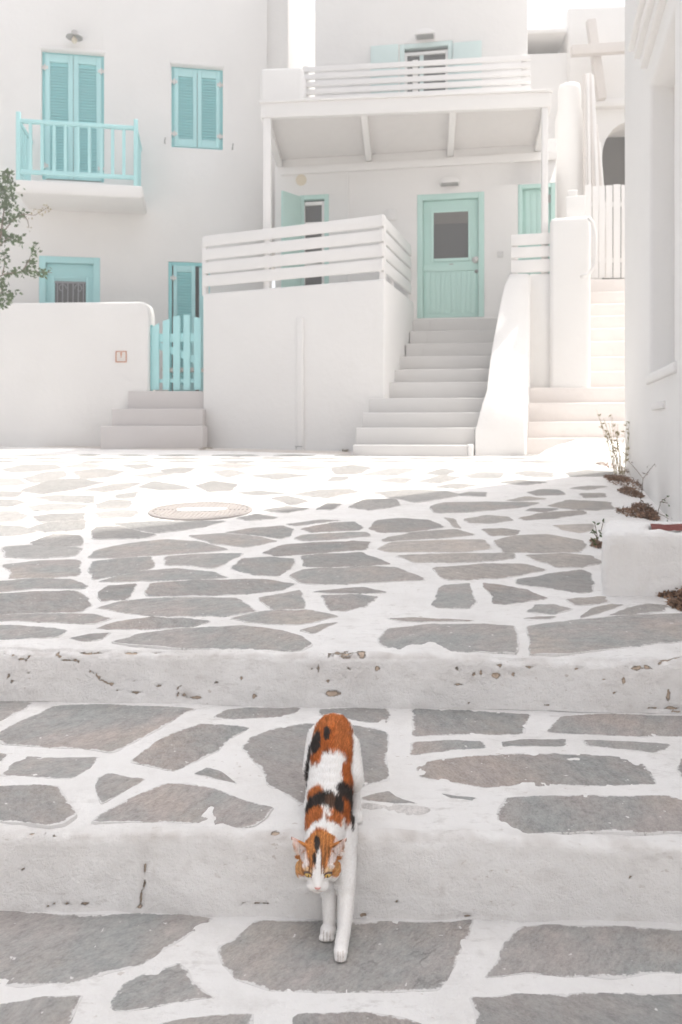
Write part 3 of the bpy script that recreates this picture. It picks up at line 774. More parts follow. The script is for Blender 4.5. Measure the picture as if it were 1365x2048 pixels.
# ---- main house
H = Frame(1.631-.985*3, 12.0+.1736*3, 1.631, 12.0)      # u = 3 at the door centre
hl = H.hit(563, 400)[0]; hr = H.hit(1114, 400)[0]; ZF = ZC+1.69; ZCL = ZC+4.06
mh = thing('white_two_storey_house', H.pt(3, -2, zg), 'white two storey house with a mint door under a flat porch roof', 'house')
D1 = H.rect(835, 386, 969, 637); D1 = (D1[0], D1[1], ZF, D1[3])
W1 = H.rect(600, 389, 658, 470); W1 = (W1[0], W1[1], ZF+.02, W1[3])
W2 = H.rect(1037, 367, 1111, 470); W2 = (W2[0], W2[1], ZF+.02, W2[3])
uUL, uUR = H.hit(630, 60)[0], H.hit(1056, 60)[0]
W3 = H.rect(800, 84, 906, 200); W3 = (W3[0], W3[1], ZCL+.45, H.hit(850, 84)[1])
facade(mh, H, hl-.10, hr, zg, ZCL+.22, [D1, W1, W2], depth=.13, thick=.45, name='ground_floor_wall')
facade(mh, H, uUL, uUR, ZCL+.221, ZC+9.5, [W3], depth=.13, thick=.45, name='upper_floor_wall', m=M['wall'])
q = MB(); q.fbox(H, uUR-.4, uUR-.002, -1.3, -.45, ZCL+.21, ZC+9.45); q.fbox(H, uUL+.002, uUL+.4, -1.3, -.45, ZCL+.21, ZC+9.45); q.fbox(H, uUL+.4, uUR-.4, -1.3, -.5, ZC+9.2, ZC+9.4); q.fbox(H, hl-.10, hr, -2.2, -.5, ZCL-.1, ZCL+.2); q.fbox(H, hr-.3, hr-.002, -4.5, -.45, zg, ZCL-.1)
q.build('side_walls', M['wall'], mh)
# main door
a = D1
frame_parts(mh, H, a[0], a[1], a[2], a[3], -.12, .004, .085, M['mint'], 'door_frame')
u0, u1, z1 = a[0]+.085, a[1]-.085, a[3]-.085
q = MB(); q.fbox(H, u0+.004, u1-.004, -.10, -.055, a[2]+.01, z1-.004)
dr = q.build('front_door', M['mint'], mh, bevel=.004)
gx0, gx1, gz0, gz1 = H.rect(868, 424, 937, 516, -.05)
q = MB(); fw = .05
q.fbox(H, gx0-fw, gx0, -.055, -.035, gz0-fw, gz1+fw); q.fbox(H, gx1, gx1+fw, -.055, -.035, gz0-fw, gz1+fw); q.fbox(H, gx0, gx1, -.055, -.036, gz1, gz1+fw); q.fbox(H, gx0, gx1, -.055, -.036, gz0-fw, gz0)
pfm = q.build('window_frame', M['mint'], dr, bevel=.006)
q = MB(); q.fbox(H, gx0, gx1, -.0545, -.05, gz0, gz1); q.build('window_pane', M['blind'], dr)
q = MB(); q.fbox(H, gx0, gx1, -.0495, -.046, gz1-.17, gz1); q.build('blind_head', M['dim'], dr)
pz1 = gz0-.20; npl = 10
for i in range(npl):
    b0 = u0+.03+(u1-u0-.06)*i/npl; b1 = u0+.03+(u1-u0-.06)*(i+1)/npl
    q = MB(); q.fbox(H, b0+.003, b1-.003, -.056, -.047, a[2]+.06, pz1); q.build('plank', M['mint'], dr, bevel=.002)
q = MB(); q.fbox(H, u0+.004, u1-.004, -.056, -.04, pz1+.006, pz1+.10); q.build('lock_rail', M['mint'], dr, bevel=.004)
u, z = H.hit(954, 518); q = MB(); q.lathe(H.pt(u-.02, -.05, z), [(.05, .0), (.05, .012), (.02, .014), (.02, .05), (.034, .055), (.036, .085), (.02, .095)], 18, 'y'); q.build('door_knob', M['step_grey'], dr, smooth=True)
u, z = H.hit(956, 541); q = MB(); q.lathe(H.pt(u-.02, -.05, z), [(.026, 0), (.026, .014), (.012, .018)], 14, 'y'); q.build('keyhole_plate', M['metal'], dr)
u, z = H.hit(903, 527); q = MB(); q.fbox(H, u-.03, u+.03, -.04, -.032, z-.006, z+.006); q.build('door_plate', M['metal'], dr)
# french window left of it, with an open shutter
a = W1
frame_parts(mh, H, a[0], a[1], a[2], a[3], -.12, .003, .07, M['mint'], 'window_frame')
wf = frame_parts(mh, H, a[0]+.02, a[1]-.06, a[2], a[3]-.10, -.09, -.02, .055, M['wood_white'], 'sash', bottom=True)
q = MB(); q.fbox(H, a[0]+.07, a[1]-.11, -.07, -.06, a[2]+.05, a[3]-.15); q.build('glass', M['glass'], wf)
for zz in (.45, .85, 1.25, 1.5):
    q = MB(); q.fbox(H, a[0]+.075, a[1]-.115, -.06, -.045, a[2]+zz-.02, a[2]+zz+.02); q.build('glazing_bar', M['wood_white'], wf)
pA = H.pt(a[0]+.01, .02, 0); ang = R(118); dirv = (H.U*math.cos(ang)+H.N*math.sin(ang))
B_ = Frame(pA.x, pA.y, pA.x+dirv.x, pA.y+dirv.y)
q = MB(); q.fbox(B_, 0, .42, -.02, .015, a[2]+.03, a[3]-.03); sh = q.build('open_shutter', M['mint'], mh, bevel=.004)
# small window at the right with closed shutter
a = W2
frame_parts(mh, H, a[0], a[1], a[2], a[3], -.12, .003, .06, M['mint'], 'window_frame')
for i in range(4):
    b0 = a[0]+.10+(a[1]-a[0]-.20)*i/4; b1 = a[0]+.10+(a[1]-a[0]-.20)*(i+1)/4
    if i == 0:
        q = MB(); q.fbox(H, a[0]+.062, a[1]-.062, -.11, -.07, a[2]+.05, a[3]-.065); shl = q.build('shutter', M['mint'], mh, bevel=.004)
    q = MB(); q.fbox(H, b0+.003, b1-.003, -.069, -.06, a[2]+.1, a[3]-.1); q.build('plank', M['mint'], shl, bevel=.002)
u, z = H.hit(1104, 395); q = MB(); q.fbox(H, u-.05, u+.05, -.06, -.03, z-.06, z+.06); q.build('hinge', M['metal'], shl, bevel=.01)
# upper window with pale shutters
a = W3
frame_parts(mh, H, a[0], a[1], a[2], a[3], -.12, -.003, .07, M['mint_pale'], 'window_frame')
wf = frame_parts(mh, H, a[0]+.06, a[1]-.06, a[2], a[3]-.12, -.09, -.03, .05, M['wood_white'], 'sash', bottom=True)
q = MB(); q.fbox(H, a[0]+.11, a[1]-.11, -.08, -.07, a[2]+.05, a[3]-.17); q.build('glass', M['blind'], wf)
q = MB(); um = (a[0]+a[1])/2; q.fbox(H, um-.10, um-.04, -.069, -.04, a[2]+.05, a[3]-.172); q.build('glazing_bar', M['mint_pale'], wf)
for x0, x1 in ((742, 797), (907, 964)):
    b = H.rect(x0, 90, x1, 200, .03); q = MB(); q.fbox(H, b[0], b[1], .006, .045, W3[2], H.hit((x0+x1)/2, 90 if x0 < 800 else 83, .03)[1]); q.build('open_shutter', M['mint_pale'], mh, bevel=.004)
# lamps and covers on its walls
for px, py in ((900, 364), (851, 69)):
    u, z = H.hit(px, py, .05); q = MB()
    q.lathe(H.pt(u, .0, z), [(.145, -.005), (.15, .02), (.15, .055), (.10, .085), (.0, .09)], 18, 'y')
    vs = []
    q2 = MB()
    for i in range(9):
        t = math.pi*i/8; vs.append((u+.15*math.cos(t), z-.03+.085*math.sin(t)))
    poly = [H.pt(uu, .001, zz) for uu, zz in vs]; nv = H.N*.15
    q2.extr(poly, (nv.x, nv.y, 0)); q2.build('wall_light', M['wall_clean'], mh, bevel=.012)
    q3 = MB(); q3.fbox(H, u-.125, u+.125, .004, .14, z-.045, z-.0305); q3.build('lamp_underside', M['metal'], mh)
u, z = H.hit(603, 360); q = MB(); q.lathe(H.pt(u, 0, z), [(.085, -.005), (.085, .012), (.075, .02)], 20, 'y'); q.build('round_cover', M['cream'], mh)
b = H.rect(771, 419, 794, 441); q = MB(); q.fbox(H, b[0], b[1], 0.0015, .03, b[2], b[3]); q.build('meter_box', M['wall_clean'], mh, bevel=.006)
b = H.rect(775, 423, 787, 440, .03); q = MB(); q.fbox(H, b[0], b[1], .0305, .038, b[2], b[3]); q.build('meter_door', M['wood_white'], mh, bevel=.003)
b = H.rect(995, 503, 1007, 514); q = MB(); q.fbox(H, b[0], b[1], .0015, .02, b[2], b[3]); q.build('bell_plate', M['step_grey'], mh, bevel=.003)
u = H.hit(696, 400)[0]; q = MB(); q.fbox(H, u-.02, u+.02, .0015, .02, ZF, ZCL-.02); q.build('cable_duct', M['wall_clean'], mh, bevel=.004)
q = MB(); q.fbox(H, hl, hr, .0015, .05, ZC+3.96, ZC+4.08); q.build('wall_plate', M['wood_white'], mh, bevel=.006)

# ---- porch roof
PF = pf(522, 11.15, 1103, 10.76)
ZBK = ZC+4.10; zb0 = ZC+4.355; zt0 = zb0+.20
pw = PF.hit(1103, 200)[0]
po = thing('porch_roof', PF.pt(pw/2, -1, zb0), 'flat white timber porch roof on posts in front of the mint door', 'porch')
q = MB(); q.fbox(PF, 0, pw, -.09, 0, zb0, zt0); q.fbox(PF, -.02, pw+.02, -.10, .03, zt0, zt0+.035); q.build('front_beam', M['wood_white'], po, bevel=.006)
zr = zb0+.02
def backpt(u): # point on the house wall behind u
    p = PF.pt(u, 0, 0); a = Vector((p.x-H.O.x, p.y-H.O.y)).dot(H.N); d = PF.N
    k = (a-.01)/d.dot(H.N); return Vector((p.x-d.x*k, p.y-d.y*k, ZBK))
for px in (527, 727, 907, 1098):
    u = PF.hit(px, 215)[0]; p = PF.pt(u, -.091, zr+.05); e = backpt(u); e.z = ZBK+.05
    q = MB(); q.bar(p, e, .09, .11); q.build('rafter', M['wood_white'], po, bevel=.004)
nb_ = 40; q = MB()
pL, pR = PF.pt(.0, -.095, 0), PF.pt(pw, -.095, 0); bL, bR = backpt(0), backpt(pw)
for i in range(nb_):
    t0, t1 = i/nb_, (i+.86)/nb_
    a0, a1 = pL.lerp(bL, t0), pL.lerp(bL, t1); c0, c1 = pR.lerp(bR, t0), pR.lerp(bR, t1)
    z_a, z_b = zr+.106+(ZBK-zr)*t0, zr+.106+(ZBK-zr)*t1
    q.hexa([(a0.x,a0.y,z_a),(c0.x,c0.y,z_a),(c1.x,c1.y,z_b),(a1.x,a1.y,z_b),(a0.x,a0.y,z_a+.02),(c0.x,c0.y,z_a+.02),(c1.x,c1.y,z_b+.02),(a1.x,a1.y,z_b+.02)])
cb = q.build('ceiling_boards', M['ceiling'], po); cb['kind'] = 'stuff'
q = MB(); zc = zr+.127; zd = ZBK+.127
q.hexa([(pL.x,pL.y,zc),(pR.x,pR.y,zc),(bR.x,bR.y,zd),(bL.x,bL.y,zd),(pL.x,pL.y,zt0+.03),(pR.x,pR.y,zt0+.03),(bR.x,bR.y,zt0+.02),(bL.x,bL.y,zt0+.02)]); q.build('roof_deck', M['ceiling'], po)
for px, lo in ((535.5, ZF-.05), (1090, ZF-.05)):
    u = PF.hit(px, 300, -.06)[0]; hw = .055 if px < 800 else .042
    q = MB(); q.fbox(PF, u-hw, u+hw, -.10, -.012, lo, zb0-.002); q.build('post', M['wood_white'], po, bevel=.006)
# white slatted railing along the porch roof, with a block at its end
RF = pf(606, 11.85, 1062, 11.45)
rr = thing('roof_terrace_railing', RF.pt(1, 0, zt0+.03), 'long white slatted railing on top of the porch roof', 'railing')
rw = RF.hit(1062, 150)[0]; zs_ = zt0+.035
ztopr = RF.hit(830, 123)[1]; sp = (ztopr-zs_)/7.0
for i in range(7):
    q = MB(); q.fbox(RF, 0, rw, 0, .03, zs_+sp*i+.035, zs_+sp*(i+1)); q.build('slat', M['wood_white'], rr, bevel=.004)
for px in (612, 831, 1050):
    u = RF.hit(px, 150)[0]; q = MB(); q.fbox(RF, u-.04, u+.04, -.07, -.002, zs_, ztopr+.03); q.build('post', M['wood_white'], rr, bevel=.004)
b = pf(520, 11.45, 607, 11.4); u0, u1, z0_, z1_ = b.rect(521, 134, 606, 205)
q = MB(); q.fbox(b, u0, u1, -.5, 0, zt0+.037, z1_); tag(q.build('roof_parapet', M['wall_clean'], None, bevel=.05, seg=3), 'low white masonry block at the left end of the porch roof', 'parapet')

# ---- terrace in front of the main house
tl, trc, tb = (-1.977, 11.40), (.560, 10.25), (1.067, 11.98)
TF = Frame(*tl, *trc); TS = Frame(*trc, *tb)
ter = thing('terrace', (-.3, 10.2, gplane(9.9)), 'raised whitewashed terrace with plain front wall beside the grey stairs', 'terrace')
ztw = ZC+1.947
wl = TF.hit(405, 700)[0]; wr_ = (Vector(trc)-Vector(tl)).length
ws = (Vector(tb)-Vector(trc)).length
# front and side walls as one soft-edged block
pc = [TF.pt(wl, 0, 0), TF.pt(wr_, 0, 0), TS.pt(ws+.75, 0, 0), TS.pt(ws+.75, .30, 0), None, TF.pt(wl, -2.6, 0)]
q = MB(); q.prism([(p.x, p.y) for p in (TF.pt(wl,0,0), TF.pt(wr_,0,0), TS.pt(ws+.45,0,0), TS.pt(ws+.45,-1.2,0), TF.pt(wl,-1.9,0))], gplane(9.9)-.3, ztw)
q.build('wall', M['wall'], ter, bevel=.035, seg=4)
q = MB(); u = TF.hit(602, 750)[0]; q.fbox(TF, u-.055, u+.055, -.01, .045, gplane(9.8), TF.hit(602, 634)[1]); q.build('pipe_casing', M['wall'], ter, bevel=.03, seg=3)
u, z = TF.hit(600, 898); q = MB(); q.fbox(TF, u-.055, u+.055, -.02, .006, z-.035, z+.035); q.build('drain_mouth', M['dark'], ter)
q = MB(); q.fbox(TF, u-.05, u+.06, .006, .05, z+.03, z+.04); q.build('drain_lip', M['metal'], ter)
# railing round it
rl = thing('terrace_railing', TF.pt(wr_/2, 0, ztw), 'white four board railing round the raised terrace above the plain wall', 'railing')
def slat_rows(fr, u0, u1, n, tops, th, parent, cut=True):
    for (za, zb_) in tops:
        q = MB(); q.fbox(fr, u0, u1, n-.03, n, zb_, za); q.build('slat', M['wood_white'], parent, bevel=.004)
zz = []
for y0, y1 in ((429, 452), (459, 482), (488, 512), (517, 541)):
    zz.append((ZC+(HY-y0)*10.28/F, ZC+(HY-y1)*10.28/F))
slat_rows(TF, wl, wr_-.012, -.02, zz, .03, rl)
slat_rows(TS, -.010, ws+.05, -.022, zz, .03, rl)
for px in (409, 535, 765):
    u = TF.hit(px, 500, -.06)[0]; u = min(u, wr_-.06); q = MB(); q.fbox(TF, u-.035, u+.035, -.12, -.052, ztw-.02, zz[0][0]-.005); q.build('post', M['wood_white'], rl, bevel=.004)
for u in (.75, ws):
    q = MB(); q.fbox(TS, u-.03, u+.03, -.12, -.054, ztw-.02, zz[0][0]-.005); q.build('post', M['wood_white'], rl, bevel=.004)

# ---- grey stairs up to the mint door
st = thing('outdoor_stairs', (1.2, 10.2, gplane(9.8)), 'grey painted stairs climbing to the mint front door', 'stairs')
SD = (math.cos(R(-7)), math.sin(R(-7)))
rows = [(637,826,1003,11.93),(661,820,995,11.65),(686,812,988,11.36),(712,800,983,11.06),(738,788,980,10.74),(764,773,978,10.42),(796,738,974,10.16),(825,725,964,9.91),(855,712,951,9.66),(890,706,936,9.42)]
prevz = None
for i, (py, xl, xr, Y) in enumerate(rows):
    xm = (xl+xr)/2; p = P(xm, py, Y); fr = Frame(p.x, p.y, p.x+SD[0], p.y+SD[1])
    u0 = fr.hit(xl, py)[0]; u1 = fr.hit(xr, py)[0]; z = p.z
    zl = ZC+(HY-rows[i+1][0])*rows[i+1][3]/F-.05 if i+1 < len(rows) else gplane(9.6)-.05
    dep = .34 if i else .9
    q = MB(); q.fbox(fr, u0, u1, -dep, 0, zl, z); so_ = q.build('step', M['step_grey'], st, bevel=.012)
    if i < 3:                     # tiled risers of the top steps
        for j in range(5):
            a, b = u0+(u1-u0)*j/5, u0+(u1-u0)*(j+1)/5
            q = MB(); q.fbox(fr, a+.004, b-.004, .001, .008, zl+.056, z-.012); q.build('tile', M['step_grey'], so_)
    if i >= 7:                    # white stubs where the lower treads end
        q = MB(); q.fbox(fr, u1+.002, u1+.07, -dep, .01, zl, z+.01); q.build('step_end', M['wall_clean'], so_, bevel=.015)

# ---- curved cheek wall right of the stairs
cw = thing('stair_cheek_wall', (2.2, 10.5, gplane(9.9)), 'curved whitewashed cheek wall sweeping down right of the grey stairs', 'wall')
secs = [(9.50,951,1050,858),(9.57,966,1052,800),(9.73,975,1054,775),(9.95,979,1055,735),(10.17,984,1057,697),(10.38,992,1059,655),(10.54,999,1060,615),(10.68,1010,1061,566),(10.78,1018,1062,547),(12.0,1030,1075,572)]
vs, fs = [], []
for Y, xl, xr, yt in secs:
    a, b = P(xl, yt, Y), P(xr, yt, Y)
    zb_ = gplane(9.7)-.2; ed = .035
    vs += [(a.x, Y, zb_), (a.x, Y, a.z-ed), (a.x+ed, Y, a.z), (b.x-ed, Y, a.z), (b.x, Y, a.z-ed), (b.x, Y, zb_)]
for i in range(len(secs)-1):
    for j in range(6): fs.append((i*6+j, i*6+(j+1)%6, (i+1)*6+(j+1)%6, (i+1)*6+j))
fs += [tuple(range(6)), tuple(range(len(secs)*6-1, len(secs)*6-7, -1))]
q = MB(); q.add(vs, fs); q.build('wall', M['wall'], cw, smooth=True).data.set_sharp_from_angle(angle=R(60))
q = MB(); a, b = P(954, 876, 9.66), P(1012, 876, 9.66); q.box(a.x, b.x, 9.66, 9.78, gplane(9.6)-.1, a.z); q.build('foot_block', M['step_worn'], cw, bevel=.01)

# ---- tall dividing wall between both stairs
dv = thing('dividing_parapet', (3.0, 11.2, gplane(10.5)), 'tall round shouldered white parapet between the two flights of stairs', 'wall')
fr = pf(1098, 10.62, 1183, 10.47); u0, u1, _, z1_ = fr.rect(1100, 432, 1182, 700)
q = MB(); q.fbox(fr, u0, u1, -1.5, 0, gplane(10)-.2, z1_); q.build('pier', M['wall_clean'], dv, bevel=.07, seg=4)
a0 = fr.hit(1058, 600, -.12)[0]; zz2 = fr.hit(1080, 546, -.12)[1]
q = MB(); q.fbox(fr, a0, u0+.05, -.7, -.12, gplane(10)-.2, zz2); q.build('lower_wall', M['wall_clean'], dv, bevel=.04, seg=3)
for (x0, x1, y0, y1, n) in ((1132, 1172, 391, 440, -.5), (1135, 1156, 379, 392, -.55)):
    b = fr.rect(x0, y0, x1, y1, n); q = MB(); q.fbox(fr, b[0], b[1], n-.25, n, b[2]-.02, b[3]); q.build('cap_block', M['wall_clean'], dv, bevel=.015)
hp = [P(x, y, 10.40) for x, y in ((1177,434),(1186,445),(1192,470),(1193,510),(1188,535),(1176,548),(1163,553))]
q = MB(); q.tube(hp, .024, 10); tag(q.build('handrail', M['wood_white'], None, smooth=True), 'bent white pipe handrail on the side of the tall parapet', 'handrail')
# short railing between cheek wall and pier
sr = thing('short_railing', P(1060, 545, 10.8), 'short white slatted railing with three boards right of the stairs', 'railing')
fr2 = pf(1022, 10.84, 1103, 10.72)
for y0, y1 in ((467, 489), (493, 514), (519, 544)):
    b = fr2.rect(1023, y0, 1101, y1); q = MB(); q.fbox(fr2, b[0], b[1], -.03, 0, b[2], b[3]); q.build('slat', M['wood_white'], sr, bevel=.004)
b = fr2.rect(1024, 470, 1036, 546, -.05); q = MB(); q.fbox(fr2, b[0], b[1], -.1, -.032, b[2], b[3]); q.build('post', M['wood_white'], sr, bevel=.004)

# ---- pale stairs on the right
s2 = thing('side_stairs', (3.3, 10.8, gplane(9.8)), 'worn whitewashed stairs rising on the right to the plank gate', 'stairs')
rows2 = [(558,1180,12.50),(583,1180,12.25),(607,1180,12.0),(631,1180,11.75),(656,1180,11.5),(682,1180,11.25),(713,1121,10.98),(742,1066,10.72),(774,1060,10.45),(805,1054,10.2),(843,1026,9.95),(876,1011,9.71)]
for i, (py, xl, Y) in enumerate(rows2):
    xr = 1330; p = P(1210, py, Y); fr = Frame(p.x, p.y, p.x+SD[0], p.y+SD[1])
    u0 = fr.hit(xl, py)[0]; u1 = fr.hit(xr, py)[0]
    zl = ZC+(HY-rows2[i+1][0])*rows2[i+1][2]/F-.05 if i+1 < len(rows2) else gplane(9.6)-.1
    q = MB(); q.fbox(fr, u0, u1, -.34 if i else -1.6, 0, zl, p.z); q.build('step', M['step_worn'], s2, bevel=.016)
gt = thing('plank_gate', P(1208, 558, 12.6), 'white vertical plank gate at the top of the worn stairs', 'gate')
gf = pf(1170, 12.62, 1245, 12.58)
for x0, x1, yt in ((1171,1184,369),(1186,1197,372),(1199,1211,371),(1213,1226,370),(1228,1242,368),(1244,1257,369)):
    b = gf.rect(x0, yt, x1, 555); q = MB(); q.fbox(gf, b[0], b[1], -.025+random.uniform(0,.008), 0, b[2], b[3]); q.build('plank', M['wood_white'], gt, bevel=.003)
for py in (408, 520):
    b = gf.rect(1170, py-4, 1257, py+4, -.03); q = MB(); q.fbox(gf, b[0], b[1], -.07, -.028, b[2], b[3]); q.build('cross_rail', M['wood_white'], gt)

# ---- buildings further up the hill
def soft(fr, u0, u1, n0, n1, z0, z1, name, m, parent, bev=.03): q = MB(); q.fbox(fr, u0, u1, n0, n1, z0, z1); return q.build(name, m, parent, bevel=bev)
bk = pf(1000, 14.6, 1320, 14.4)
rb = thing('upper_house', bk.pt(2, -2, zg), 'white house up the hill with a shaded roof loggia behind the side stairs', 'house')
b = bk.rect(1000, 106, 1140, 500); soft(bk, b[0]-1.2, b[1], -.4, 0, zg, b[3], 'loggia_wall', M['wall'], rb)
b2 = bk.rect(1000, 63, 1133, 72, .1); soft(bk, b2[0]-1.2, b2[1]+.02, -2.2, .10, bk.hit(1090, 71)[1], bk.hit(1090, 60)[1], 'roof_slab', M['wall'], rb)
soft(bk, b2[0]-1.2, b2[1]+.3, -2.2, -2.0, b[3]-.5, bk.hit(1090, 71)[1]-.005, 'loggia_back_wall', M['wall'], rb)
soft(bk, b[0]-1.2, b[1], -1.98, -.42, b[3]-.12, b[3]-.03, 'loggia_floor', M['wall'], rb)
t_ = bk.rect(1136, 8, 1330, 212, .05); soft(bk, t_[0], t_[1]+2, -3, .05, t_[2], t_[3], 'tower_block', M['wall'], rb, .06)
soft(bk, t_[0]+.45, t_[1]+2, -.4, .16, bk.hit(1215, 212, .16)[1], bk.hit(1215, 196, .16)[1], 'ledge', M['wall'], rb, .02)
# arched wall under it
ac, zsq = bk.hit(1264, 300)[0], bk.hit(1264, 312)[1]; rad = .53; zb_ = zg
pl = [(t_[0], zb_), (ac-rad, zb_), (ac-rad, zsq)]+[(ac-rad*math.cos(math.pi*i/14), zsq+1.18*rad*math.sin(math.pi*i/14)) for i in range(1, 14)]+[(ac+rad, zsq), (ac+rad, zb_), (t_[1]+2, zb_), (t_[1]+2, t_[2]-.005), (t_[0], t_[2]-.005)]
q = MB(); nv = H.N*0; q.extr([bk.pt(u, .03, z) for u, z in pl], (-bk.N.x*.4, -bk.N.y*.4, 0)); q.build('arched_wall', M['wall_clean'], rb)
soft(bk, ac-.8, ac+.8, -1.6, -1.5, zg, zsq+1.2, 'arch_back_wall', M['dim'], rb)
ch = P(1143, 300, 13.3)
q = MB(); r_ = .235
q.lathe((ch.x, 13.4, 0), [(r_*1.0, zg), (r_*1.0, P(0,235,13.3).z), (r_*.80, P(0,212,13.3).z), (r_*.80, P(0,178,13.3).z), (r_*.7, P(0,166,13.3).z), (r_*.3, P(0,161,13.3).z)], 28)
tag(q.build('round_chimney', M['wall_clean'], None, smooth=True), 'round shouldered white chimney column left of the leaning poles', 'chimney')
cr = thing('timber_cross', P(1200, 197, 14.1), 'large whitewashed timber cross leaning above the arch', 'cross')
q = MB(); q.bar(P(1204, 199, 14.0), P(1182, 40, 14.0), .15, .13, (0,1,0)); q.build('upright', M['timber'], cr, bevel=.008)
q = MB(); q.bar(P(1143, 102, 13.86), P(1262, 94, 13.86), .13, .17); q.build('crossbar', M['timber'], cr, bevel=.008)
for i, (xb, xt, yt, wd) in enumerate(((1171, 1169, 148, .045), (1182, 1176, 147, .05), (1192, 1180, 147, .05), (1203, 1184, 150, .06), (1213, 1193, 250, .05), (1221, 1199, 285, .04))):
    q = MB(); q.bar(P(xb, 556, 12.98+.02*i), P(xt, yt, 13.15+.03*i), wd, wd, (0,1,0))
    lab = ('thin upright leftmost', 'second from left', 'third from left', 'thickest', 'shorter', 'shortest rightmost')[i]
    tag(q.build('pole', M['timber'] if i % 2 == 0 else M['wood_white'], None, bevel=.008), '%s white pole of the bundle leaning behind the plank gate' % lab, 'pole', 'poles leaning behind the plank gate')

# ---- tall building at the right edge; its height throws the alley into shade
B0 = (2.685, 7.57); B1 = (1.988, 4.80)
RB = Frame(*B0, *B1)
rbd = thing('side_building', RB.pt(2, -2, gplane(6)), 'tall plain whitewashed building with a deep window along the right edge', 'building')
uo0, zo1 = RB.hit(1299, 175); uo0b, zo0 = RB.hit(1302, 748); uo1 = uo0+1.15
facade(rbd, RB, .0, 3.9, gplane(4)-.6, ZC+12.6, [(uo0, uo1, zo0, zo1)], depth=.24, thick=.4, m=M['wall_clean'], bev=.03)
q = MB(); q.fbox(RB, .02, .4, -5, -.4, gplane(6)-.5, ZC+12.59); q.fbox(RB, 3.5, 3.88, -5, -.4, gplane(6)-.8, ZC+12.59); q.fbox(RB, .4, 3.5, -5, -4.6, gplane(6)-.5, ZC+12.59); q.fbox(RB, .4, 3.5, -4.6, -.45, ZC+12.3, ZC+12.55)
q.build('side_walls', M['wall_clean'], rbd)
frame_parts(rbd, RB, uo0, uo1, zo0, zo1, -.235, -.17, .09, M['wood_white'], 'window_frame', bottom=True)
q = MB(); q.fbox(RB, uo0+.1, uo1-.1, -.236, -.21, zo0+.1, zo1-.1); q.build('window_shutter', M['wood_white'], rbd)
q = MB(); q.fbox(RB, uo0-.03, uo1+.1, -.05, .022, zo0-.07, zo0-.004); q.build('sill', M['wall_clean'], rbd, bevel=.012)
zl = RB.hit(1291, 150)[1]
q = MB(); q.fbox(RB, uo0-.12, uo1+.2, -.02, .05, zl, zl+.09); q.fbox(RB, uo0-.16, uo1+.2, -.02, .09, zl+.091, zl+.17); q.fbox(RB, uo0-.2, uo1+.2, -.02, .13, zl+.171, zl+.22); q.build('cornice', M['wall_clean'], rbd, bevel=.01)
u, z = RB.hit(1310, 815); q = MB(); q.fbox(RB, u-.02, u+.5, -.01, .02, z-.02, z+.03); q.build('streak_strip', M['wall'], rbd, bevel=.008)  # raised strip added for the grey streak below the sill
# unseen house added and sized to keep the sun off the steps
nb2 = thing('added_shade_house', (3.6, -2, 0), 'added unseen white house shading the steps from the right', 'house')
q = MB(); q.box(2.35, 7.0, .7, 3.6, -.2, ZC+8.2); q.build('walls', M['wall'], nb2, bevel=.04)

nb4 = thing('added_bounce_house', (-1, -11, 0), 'added unseen white house bouncing light onto the step risers', 'house')
q = MB(); q.box(-9, 6, -14, -9.5, -.2, ZC+4.6); q.build('walls', M['wall'], nb4, bevel=.04)  # unseen house added behind the camera to bounce light onto the risers
# ---- courtyard wall, steps and gate at the left
LW = pf(0, 11.65, 300, 11.52)
cy = thing('courtyard_wall', LW.pt(1.5, 0, gplane(10.5)), 'low whitewashed courtyard wall left of the turquoise gate', 'wall')
zt1 = LW.hit(150, 604)[1]; ue = LW.hit(297, 700)[0]; us_ = LW.hit(27, 604)[0]
q = MB(); prof = [(-4.5, gplane(10.5)-.2), (ue, gplane(10.5)-.2), (ue, zt1-.16), (ue-.03, zt1-.04), (ue-.09, zt1), (us_, zt1), (us_-.18, zt1-.055), (-4.5, zt1-.9)]
q.extr([LW.pt(u, 0, z) for u, z in prof], (-LW.N.x*.35, -LW.N.y*.35, 0)); q.build('wall', M['wall'], cy, bevel=.035, seg=3)
q = MB(); q.fbox(LW, -4.5, 2.8, -1.5, -.40, gplane(10.5)-.2, zfl-.002); tag(q.build('courtyard_floor', M['step_pink']), kind='structure')
q = MB(); z_ = gplane(10.5); 
for (px, y0, y1) in ((0, 0, 0),): pass
sg = thing('warning_sign', LW.pt(*[LW.hit(243, 713)[0], 0.01], LW.hit(243, 724)[1]), 'small square orange edged tile sign on the low courtyard wall', 'sign')
b = LW.rect(232, 702, 254, 724.5)
q = MB(); q.fbox(LW, b[0], b[1], .001, .012, b[2], b[3]); q.build('sign_panel', M['sign_white'], sg)
t_ = .012; q = MB()
q.fbox(LW, b[0], b[0]+t_, .0121, .018, b[2], b[3]); q.fbox(LW, b[1]-t_, b[1], .0121, .018, b[2], b[3]); q.fbox(LW, b[0]+t_, b[1]-t_, .0121, .0178, b[3]-t_, b[3]); q.fbox(LW, b[0]+t_, b[1]-t_, .0121, .0178, b[2], b[2]+t_); q.build('border', M['rust_frame'], sg)
um, zm = (b[0]+b[1])/2, (b[2]+b[3])/2
q = MB(); hgt = (b[3]-b[2])
q.extr([LW.pt(um-.013, .0122, b[3]-.022), LW.pt(um-.006, .0122, zm+.005), LW.pt(um+.006, .0122, zm+.005), LW.pt(um+.013, .0122, b[3]-.022)], (LW.N.x*.004, LW.N.y*.004, 0))
q.fbox(LW, um-.008, um+.008, .0122, .016, zm-.014, zm-.001); q.build('exclamation_mark', M['rust_frame'], sg)
q = MB()
